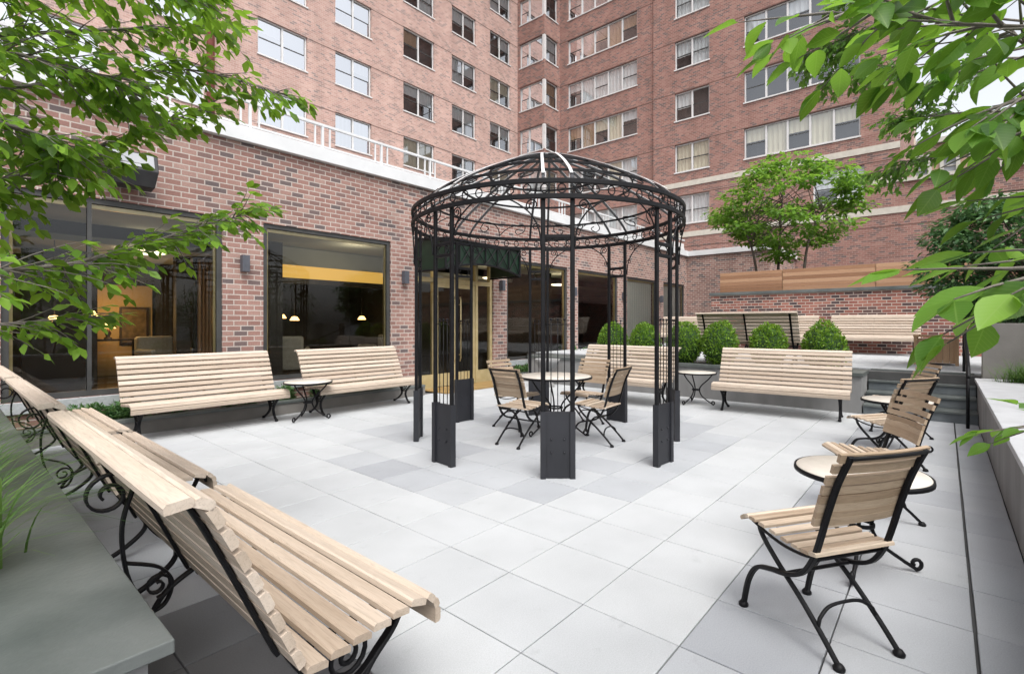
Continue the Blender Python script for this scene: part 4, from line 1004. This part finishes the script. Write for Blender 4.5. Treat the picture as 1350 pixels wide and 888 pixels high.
def branch_path(p0, p1, r, sag=.1, wob=.12, n=6):
    p0, p1 = V(p0), V(p1); L = (p1-p0).length; pts = []
    for i in range(n+1):
        t = i/n; w = rvec(r)*wob*L*.25*sin(pi*t)
        pts.append(p0.lerp(p1, t)+V((0,0,sag*L*sin(pi*t)))+w)
    return smooth_path(pts, 3)
def limb(mb, pts, r0, r1):
    n = len(pts); mb.tube(pts, 1, 6, False, [r0+(r1-r0)*i/(n-1) for i in range(n)])
def twig_with_leaves(wb, lb, p, d, L, r, leafL, leafW, gap, droop=.25, segs=2, flat=.7, rad0=.004):
    d = V(d).normalized(); pts = [V(p)]; n = max(3, int(L/gap)); dd = d.copy()
    for i in range(n):
        dd = (dd+rvec(r)*.12+V((0,0,-droop*.08))).normalized(); pts.append(pts[-1]+dd*gap)
    if wb is not None: wb.tube(pts, 1, 4, False, [rad0*(1-.7*i/(len(pts)-1)) for i in range(len(pts))])
    side = 1
    for i in range(1, len(pts)):
        t = (pts[i]-pts[i-1]).normalized(); up = V((0,0,1))*flat+rvec(r)*(1-flat)*1.6
        s = t.cross(V((0,0,1))); s = s.normalized() if s.length > .05 else V((1,0,0))
        side = -side
        ld = (t*.75+s*side*r.uniform(.5,1.0)+V((0,0,-droop*r.uniform(.2,1.6)))+rvec(r)*.25).normalized()
        k = r.uniform(.7,1.15)
        lb.leaf(pts[i]+ld*.008, ld, up, leafL*k, leafW*k*r.uniform(.85,1.1), r.uniform(.05,.25), segs)
    t = (pts[-1]-pts[-2]).normalized()
    lb.leaf(pts[-1], t+V((0,0,-droop*.5)), V((0,0,1))+rvec(r)*.4, leafL, leafW, .12, segs)

def bough_tree(name, base, trunk, boughs, twigs, leafL, leafW, gap, mats, label, cat, seed, tl=(.2,.5), droop=.3, segs=2, flat=.7, lift=.0, start=.15, r0=.05, spread=1.0, br=.014, gl=None):
    r = random.Random(seed); random.seed(seed)
    o = empty(name, base, 0, label, cat); B = V(base)
    wb, lb, tb = MB(), MB(), MB()
    tp = smooth_path([V(p)-B for p in trunk], 5); limb(tb, tp, r0, r0*.45); tb.build('trunk', mats[0], o)
    for bi, pts in enumerate(boughs):
        P = smooth_path([V(p)-B for p in pts], 6); n = len(P)
        limb(wb, P, br, br*.2)
        Lb = sum((P[i+1]-P[i]).length for i in range(n-1))
        num = int(twigs*Lb) if not isinstance(twigs, (list, tuple)) else int(twigs[bi]*Lb)
        for k in range(num):
            t = start+(1-start)*(k+r.random())/num; i = min(int(t*(n-1)), n-2); p = P[i].lerp(P[i+1], t*(n-1)-i)
            bd = (P[i+1]-P[i]).normalized()
            sd = bd.cross(V((0,0,1))); sd = sd.normalized() if sd.length > .01 else V((1,0,0))
            d = bd*r.uniform(.3,1.0)+(sd*r.choice((-1,1))*r.uniform(.3,1.0)+V((0,0,r.uniform(-.55,.45)+lift)))*spread
            twig_with_leaves(wb, lb, p, d, r.uniform(*tl)*(1.1-.5*t), r, leafL, leafW, gap, droop, segs, flat)
        twig_with_leaves(wb, lb, P[-1], (P[-1]-P[-2]), tl[0], r, leafL, leafW, gap, droop, segs, flat)
    wb.build('branch', mats[0], o); lb.build('crown', mats[1], o)
    return o
# left tree: arching boughs over the left benches
T = (-.35, 3.55)
bough_tree('leafy_tree', (-.7, 3.6, .55), [(-.7,3.6,.55),(-.62,3.58,1.2),(-.5,3.55,1.8),(-.42,3.5,2.5),(-.4,3.5,3.3)],
  [[(-.52,3.55,1.6),(.0,3.05,1.62),(.35,3.05,1.68),(.62,3.10,1.78),(.9,3.14,1.93),(1.18,3.02,2.05)],
   [(-.45,3.52,2.1),(.0,3.3,2.40),(.5,3.34,2.66),(.93,3.2,2.84),(1.36,2.97,2.78)],
   [(-.42,3.5,2.5),(.1,3.43,2.75),(.6,3.28,2.95),(1.08,3.12,3.12)],
   [(-.45,3.52,1.95),(.12,3.15,2.02),(.55,3.25,2.32),(1.02,3.2,2.66)],
   [(-.45,3.52,1.9),(.0,3.5,2.05),(.3,3.46,2.25),(.48,3.43,2.28)],
   [(-.5,3.55,1.3),(.1,3.43,1.40),(.34,3.4,1.43),(.52,3.32,1.45)],
   [(-.42,3.5,2.7),(.0,3.0,2.85),(.45,2.75,2.95),(.80,2.6,2.92)],
   [(-.42,3.5,2.4),(.05,2.95,2.5),(.42,2.9,2.55),(.60,2.92,2.52)],
   [(-.45,3.5,2.2),(.0,3.0,2.25),(.3,2.9,2.22),(.36,2.93,2.19)],
   [(-.42,3.5,2.6),(.1,3.3,2.9),(.5,3.2,3.2),(.95,3.0,3.35)]],
  [44,36,40,40,46,26,54,48,46,42], .074, .040, .046, (M['bark_pale'], M['leaf_left']), 'leafy tree whose drooping branches hang over the left benches and lobby window', 'tree', 21, tl=(.16,.42), droop=.5, flat=.55, start=.22)
# near right tree with large leaves
bough_tree('large_leaved_tree', (1.9, -1.15, .55), [(1.9,-1.15,.55),(1.88,-1.1,1.2),(1.8,-1.0,1.9),(1.7,-.9,2.6)],
  [[(1.78,-1.0,2.0),(1.62,-.42,2.02),(1.53,-.20,2.03),(1.47,-.04,2.07),(1.43,.08,2.12),(1.40,.20,2.16)],
   [(1.80,-1.0,1.8),(1.50,-.36,1.86),(1.45,-.24,1.85),(1.42,-.17,1.82)],
   [(1.85,-1.05,1.5),(1.45,-.45,1.52),(1.27,-.29,1.53),(1.21,-.205,1.525),(1.165,-.15,1.51)],
   [(1.75,-.95,2.2),(1.6,-.5,2.25),(1.52,-.25,2.2),(1.47,-.10,2.16)],
   [(1.8,-1.0,1.75),(1.6,-.42,1.74),(1.55,-.29,1.70),(1.52,-.23,1.68)],
   [(1.75,-.95,2.1),(1.62,-.42,1.97),(1.56,-.22,1.93),(1.52,-.12,1.90)],
   [(1.78,-1.0,2.1),(1.8,-.6,2.12),(1.79,-.21,2.09),(1.75,-.11,2.17),(1.72,.0,2.23)],
   [(1.78,-1.0,1.9),(1.76,-.5,1.9),(1.72,-.21,1.90),(1.70,-.15,1.95)]],
  [13,8,11,13,9,13,20,9], .088, .046, .07, (M['bark_pale'], M['leaf_big']), 'near tree at right whose large bright leaves hang into the top right corner', 'tree', 5, tl=(.07,.16), droop=.55, segs=4, flat=.6, start=.42, r0=.04, br=.007)
# low shoot over the right coping
bough_tree('leafy_shoot', (2.7, -.75, .56), [(2.7,-.75,.56),(2.62,-.62,.85),(2.5,-.45,1.03)],
  [[(2.5,-.45,1.03),(2.46,-.38,1.07),(2.44,-.30,1.09),(2.43,-.25,1.08)]], [22], .085, .042, .06, (M['bark_pale'], M['leaf_big']), 'low leafy shoot reaching over the pale coping at the right edge', 'shrub', 9, tl=(.06,.13), droop=.3, segs=4, start=.25, r0=.008, br=.004)
# fine leaved tree upper right
bough_tree('fine_leaved_tree', (6.9, -2.0, .55), [(6.9,-2,.55),(6.9,-1.9,2),(6.85,-1.75,3.4),(6.8,-1.6,5)],
  [[(6.88,-1.8,2.9),(6.8,-.9,3.3),(6.65,-.1,3.5),(6.6,.35,3.55)],
   [(6.85,-1.7,3.4),(6.7,-.6,3.9),(6.5,.3,4.05),(6.45,.9,4.15)],
   [(6.85,-1.7,3.6),(6.6,-.4,4.3),(6.4,.6,4.5),(6.32,1.1,4.35)],
   [(6.88,-1.8,2.6),(6.85,-.8,2.9),(6.85,0,3.15),(6.87,.45,3.1)],
   [(6.85,-1.7,3.8),(6.5,-.7,4.7),(6.3,.2,5.0),(6.2,.7,4.9)],
   [(6.88,-1.8,3.0),(6.5,-.9,3.6),(6.35,-.3,3.8),(6.2,.1,3.7)]],
  [26,34,36,24,36,30], .08, .04, .05, (M['bark_pale'], M['leaf_fine']), 'tree with fine leaves hanging in front of the red tower at upper right', 'tree', 33, tl=(.25,.55), droop=.7, flat=.5, start=.62, r0=.09)

def clump_tree(name, base, stems, center, rad3, clumps, per, leafL, leafW, mats, label, cat, seed, zmin=-9):
    r = random.Random(seed); random.seed(seed)
    o = empty(name, base, 0, label, cat); B = V(base); C = V(center)-B
    sb = []
    for st in stems:
        tb = MB(); limb(tb, smooth_path([V(p)-B for p in st], 5), st and .055, .018); sb.append(tb.build('trunk', mats[0], o)); 
    wb, lb = MB(), MB()
    for k in range(clumps):
        v = rvec(r); v = v.normalized()*(v.length**.45)
        c = C+V((v.x*rad3[0], v.y*rad3[1], v.z*rad3[2]))
        if c.z < zmin: continue
        st = stems[r.randrange(len(stems))]; a0 = V(st[-1])-B
        a0 = (V(st[-2])-B).lerp(a0, r.random())
        limb(wb, branch_path(a0, c, r, .06, .2, 4), .014, .004)
        cr = r.uniform(.22,.42)*min(rad3)/1.4; lay = r.uniform(.35,.6)
        for q in range(per):
            w = rvec(r); p = c+V((w.x*cr*1.35, w.y*cr*1.35, w.z*cr*lay))
            d = V((w.x, w.y, -.15))+rvec(r)*.6
            lb.leaf(p, d, V((0,0,1))+rvec(r)*.55, leafL*r.uniform(.7,1.2), leafW*r.uniform(.8,1.1), r.uniform(.05,.25))
    wb.build('branch', mats[0], o); lb.build('crown', mats[1], o); return o
clump_tree('garden_tree', (17.6, 3.9, 2.3), [[(17.6,4.55,2.28),(17.6,4.65,3.1),(17.6,4.8,3.9),(17.6,5.1,4.8)],[(17.8,4.1,2.28),(17.8,4.05,3.2),(17.8,4.0,4.2),(17.7,3.9,5.6)],[(17.5,3.3,2.28),(17.5,3.25,3.2),(17.5,3.1,4.1),(17.5,2.7,5.0)]],
  (17.6, 3.75, 5.05), (1.65,2.0,1.55), 88, 62, .18, .11, (M['bark'], M['leaf_tree']), 'small bright green tree with three thin trunks above the cedar screen', 'tree', 8)
clump_tree('large_shrub', (11.6, -1.35, .64), [[(11.6,-1.3,.6),(11.5,-1.2,1.4),(11.4,-1.0,2.2)],[(11.8,-1.7,.6),(11.9,-1.8,1.5),(11.8,-1.6,2.6)]],
  (11.4, -.75, 2.45), (1.05,1.0,1.05), 190, 70, .10, .055, (M['bark'], M['leaf_shrub']), 'dense grey green shrub behind the steps at the right edge', 'shrub', 14)
def hedge(name, x0, x1, yc, w, h, n, label, seed):
    r = random.Random(seed); random.seed(seed); o = empty(name, ((x0+x1)/2, yc, .55), 0, label, 'hedge'); L = x1-x0
    a = MB(); 
    for k in range(int(L/.5)): x = -L/2+.25+.5*k; limb(a, branch_path((x,0,0),(x+r.uniform(-.2,.2),r.uniform(-.2,.2),h*.9),r,.02,.2,4), .025, .008)
    a.build('stem', M['bark'], o); a = MB()
    cl = [(r.uniform(-L/2,L/2), r.uniform(-w,w)*.6, r.uniform(.15,1)*h*(.8+.25*sin(k*1.7))) for k in range(int(L*26))]
    for k in range(n):
        c = cl[r.randrange(len(cl))]; q = rvec(r); p = V((c[0]+q.x*.34, c[1]+q.y*.34, max(.02, c[2]+q.z*.26)))
        a.leaf(p, V((q.x,q.y,-.1))+rvec(r)*.6, V((0,0,1))+rvec(r)*.6, r.uniform(.07,.11), .045, .15)
    a.build('foliage', M['leaf_shrub'], o)
hedge('tall_hedge', -1.5, 5.2, -2.7, .45, 2.2, 12000, 'tall loose hedge along the bed behind the near part of the right coping', 90)
hedge('tall_hedge', 5.4, 9.8, -2.3, .5, 2.4, 9000, 'tall loose hedge at the far end of the bed behind the right coping', 91)
# grasses
def grass(name, x, y, z, n, L, spread, label, seed, lean=(0,0)):
    r = random.Random(seed); a = MB(); random.seed(seed)
    for k in range(n):
        an = r.uniform(0, 2*pi); l = L*r.uniform(.55,1.1); w = r.uniform(.0028,.007)*(1 if lean != (0,0) else 1.2); sp = spread*r.uniform(.3,1.1)
        b = V((r.gauss(0,.05), r.gauss(0,.12), 0)); d = V((cos(an)+lean[0], sin(an)+lean[1], 0)); pts = []
        for i in range(7):
            t = i/6; pts.append(b+d*(sp*l*t**1.5)+V((0,0,l*(.85*t-.62*sp*t*t*t))))
        sd = V((-d.y, d.x, 0)).normalized(); a.cur = r.random(); vs = []
        for i, p in enumerate(pts):
            ww = w*(1-.9*i/6); vs += [p-sd*ww, p+sd*ww]
        a.add(vs, [(2*i, 2*i+1, 2*i+3, 2*i+2) for i in range(6)], True)
    o = a.build(name, M['grass'], loc=(x, y, z)); tag(o, label, 'grass clump', 'arching grass clumps in the left planter' if lean != (0,0) else None); return o
for k, (x, y, l) in enumerate(((-.02,2.35,'arching grass clump closest to the camera spilling over the left coping'),(-.02,2.95,'middle arching grass clump spilling over the left coping'),
                            (-.02,3.55,'third arching grass clump along the left coping from the camera'),(0,4.2,'farthest arching grass clump along the left coping'))):
    grass('grass_clump', x, y, .58, 300, .64, .66, l, 40+k, lean=(.42,-.15))
grass('grass_clump', 9.55, -.86, .56, 520, .55, .75, 'dark green grass tuft behind the pale coping at the right', 60)
grass('grass_clump', 7.2, -1.25, .55, 300, .5, .7, 'second dark grass tuft nearer along the right planter', 61)
def cover(name, x0, x1, y0, y1, z, n, L, label, seed, hgt=.16):
    r = random.Random(seed); a = MB(); random.seed(seed)
    ms = [(r.uniform(x0,x1), r.uniform(y0,y1), r.uniform(.08,.2)) for _ in range(max(3,int((x1-x0)*5)))]
    for k in range(n):
        m = ms[r.randrange(len(ms))]; w = rvec(r)
        p = V((m[0]+w.x*m[2], m[1]+w.y*m[2]*.8, z+abs(w.z)*hgt))
        if not (y0-.05 < p.y < y1+.05): continue
        a.leaf(p, V((w.x,w.y,.4))+rvec(r)*.5, V((0,0,1))+rvec(r)*.5, L*r.uniform(.7,1.2), L*.5, .15)
    o = a.build(name, M['cover']); tag(o, label, 'ground cover', None, 'stuff'); return o
cover('ground_cover', 1.0, 6.2, 7.98, 8.3, .15, 5200, .06, 'low green ground cover in the curb under the lobby windows', 70, .25)
cover('ground_cover', 9.5, 14.0, 7.95, 8.3, .15, 3400, .07, 'low green ground cover right of the lobby doors', 71, .2)
cover('ground_cover', -.9, -.1, 4.8, 7.6, .55, 2500, .06, 'low leafy ground cover in the left planter beyond the grasses', 72, .22)
cover('ground_cover', 9.7, 10.1, 3.6, 7.5, .56, 2200, .06, 'leafy fill between boxwoods in the raised planter', 73, .25)
cover('ground_cover', 0, 9.8, -4, -.9, .55, 6000, .08, 'low green planting in the bed behind the right coping', 74, .25)
def sapling(x, y, label, seed):
    r = random.Random(seed); random.seed(seed); o = empty('leafy_plant', (x, y, .15), 0, label, 'plant')
    a, b = MB(), MB()
    for k in range(12):
        an = r.uniform(0,2*pi); p = branch_path((0,0,0),(.16*cos(an),.14*sin(an),r.uniform(.3,.6)),r,.05,.1,3); limb(a,p,.006,.002)
        for q in range(2,len(p)):
            for w in range(2): b.leaf(p[q], rvec(r)+V((0,0,.2)), V((0,0,1))+rvec(r)*.4, .09, .05)
    a.build('stem', M['bark'], o); b.build('foliage', M['cover'], o)
sapling(12.4, 8.12, 'small leafy plant against the wall left of the first boxwood', 80)

# ------------------------------------------------------------------ light, sky, camera
W = bpy.data.worlds.new('World'); S.world = W; W.use_nodes = True; nt = W.node_tree
sky = nt.nodes.new('ShaderNodeTexSky'); sky.sky_type = 'NISHITA'; sky.sun_disc = False
SUN_EL, SUN_AZ = rad(60), rad(-122)          # azimuth as an angle from +X in the ground plane
sky.sun_elevation = SUN_EL; sky.sun_rotation = pi/2-SUN_AZ
sky.air_density = 1.0; sky.dust_density = 4.0; sky.ozone_density = 1.0
bg = nt.nodes['Background']; bg.inputs[1].default_value = .15
hs = nt.nodes.new('ShaderNodeHueSaturation'); hs.inputs['Saturation'].default_value = .22; hs.inputs['Value'].default_value = 1.42   # thin bright overcast
nt.links.new(sky.outputs[0], hs.inputs['Color']); nt.links.new(hs.outputs[0], bg.inputs[0])
sl = bpy.data.lights.new('sun', 'SUN'); sl.energy = 1.35; sl.angle = rad(40); sl.color = (1,.95,.88)
so = bpy.data.objects.new('sun', sl); COL.objects.link(so)
dv = V((cos(SUN_EL)*cos(SUN_AZ), cos(SUN_EL)*sin(SUN_AZ), sin(SUN_EL)))
so.rotation_euler = dv.to_track_quat('Z', 'Y').to_euler(); so.location = (0,0,40)
cd = bpy.data.cameras.new('camera'); cam = bpy.data.objects.new('camera', cd); COL.objects.link(cam)
cam.location = (0,0,1.42); cam.rotation_euler = (pi/2, 0, rad(40.9-90))
cd.sensor_width = 36; cd.lens = 36*658/1350; cd.shift_y = -18/1350; cd.clip_start = .05; cd.clip_end = 1000
S.camera = cam
S.view_settings.view_transform = 'Standard'; S.view_settings.look = 'None'; S.view_settings.gamma = 1; S.view_settings.exposure = .53
S.view_settings.use_curve_mapping = False
S.render.engine = 'CYCLES'; S.cycles.use_denoising = True
S.cycles.max_bounces = 8; S.cycles.transparent_max_bounces = 12; S.cycles.diffuse_bounces = 4; S.cycles.glossy_bounces = 4
S.cycles.sample_clamp_indirect = 4; S.cycles.caustics_reflective = False; S.cycles.caustics_refractive = False
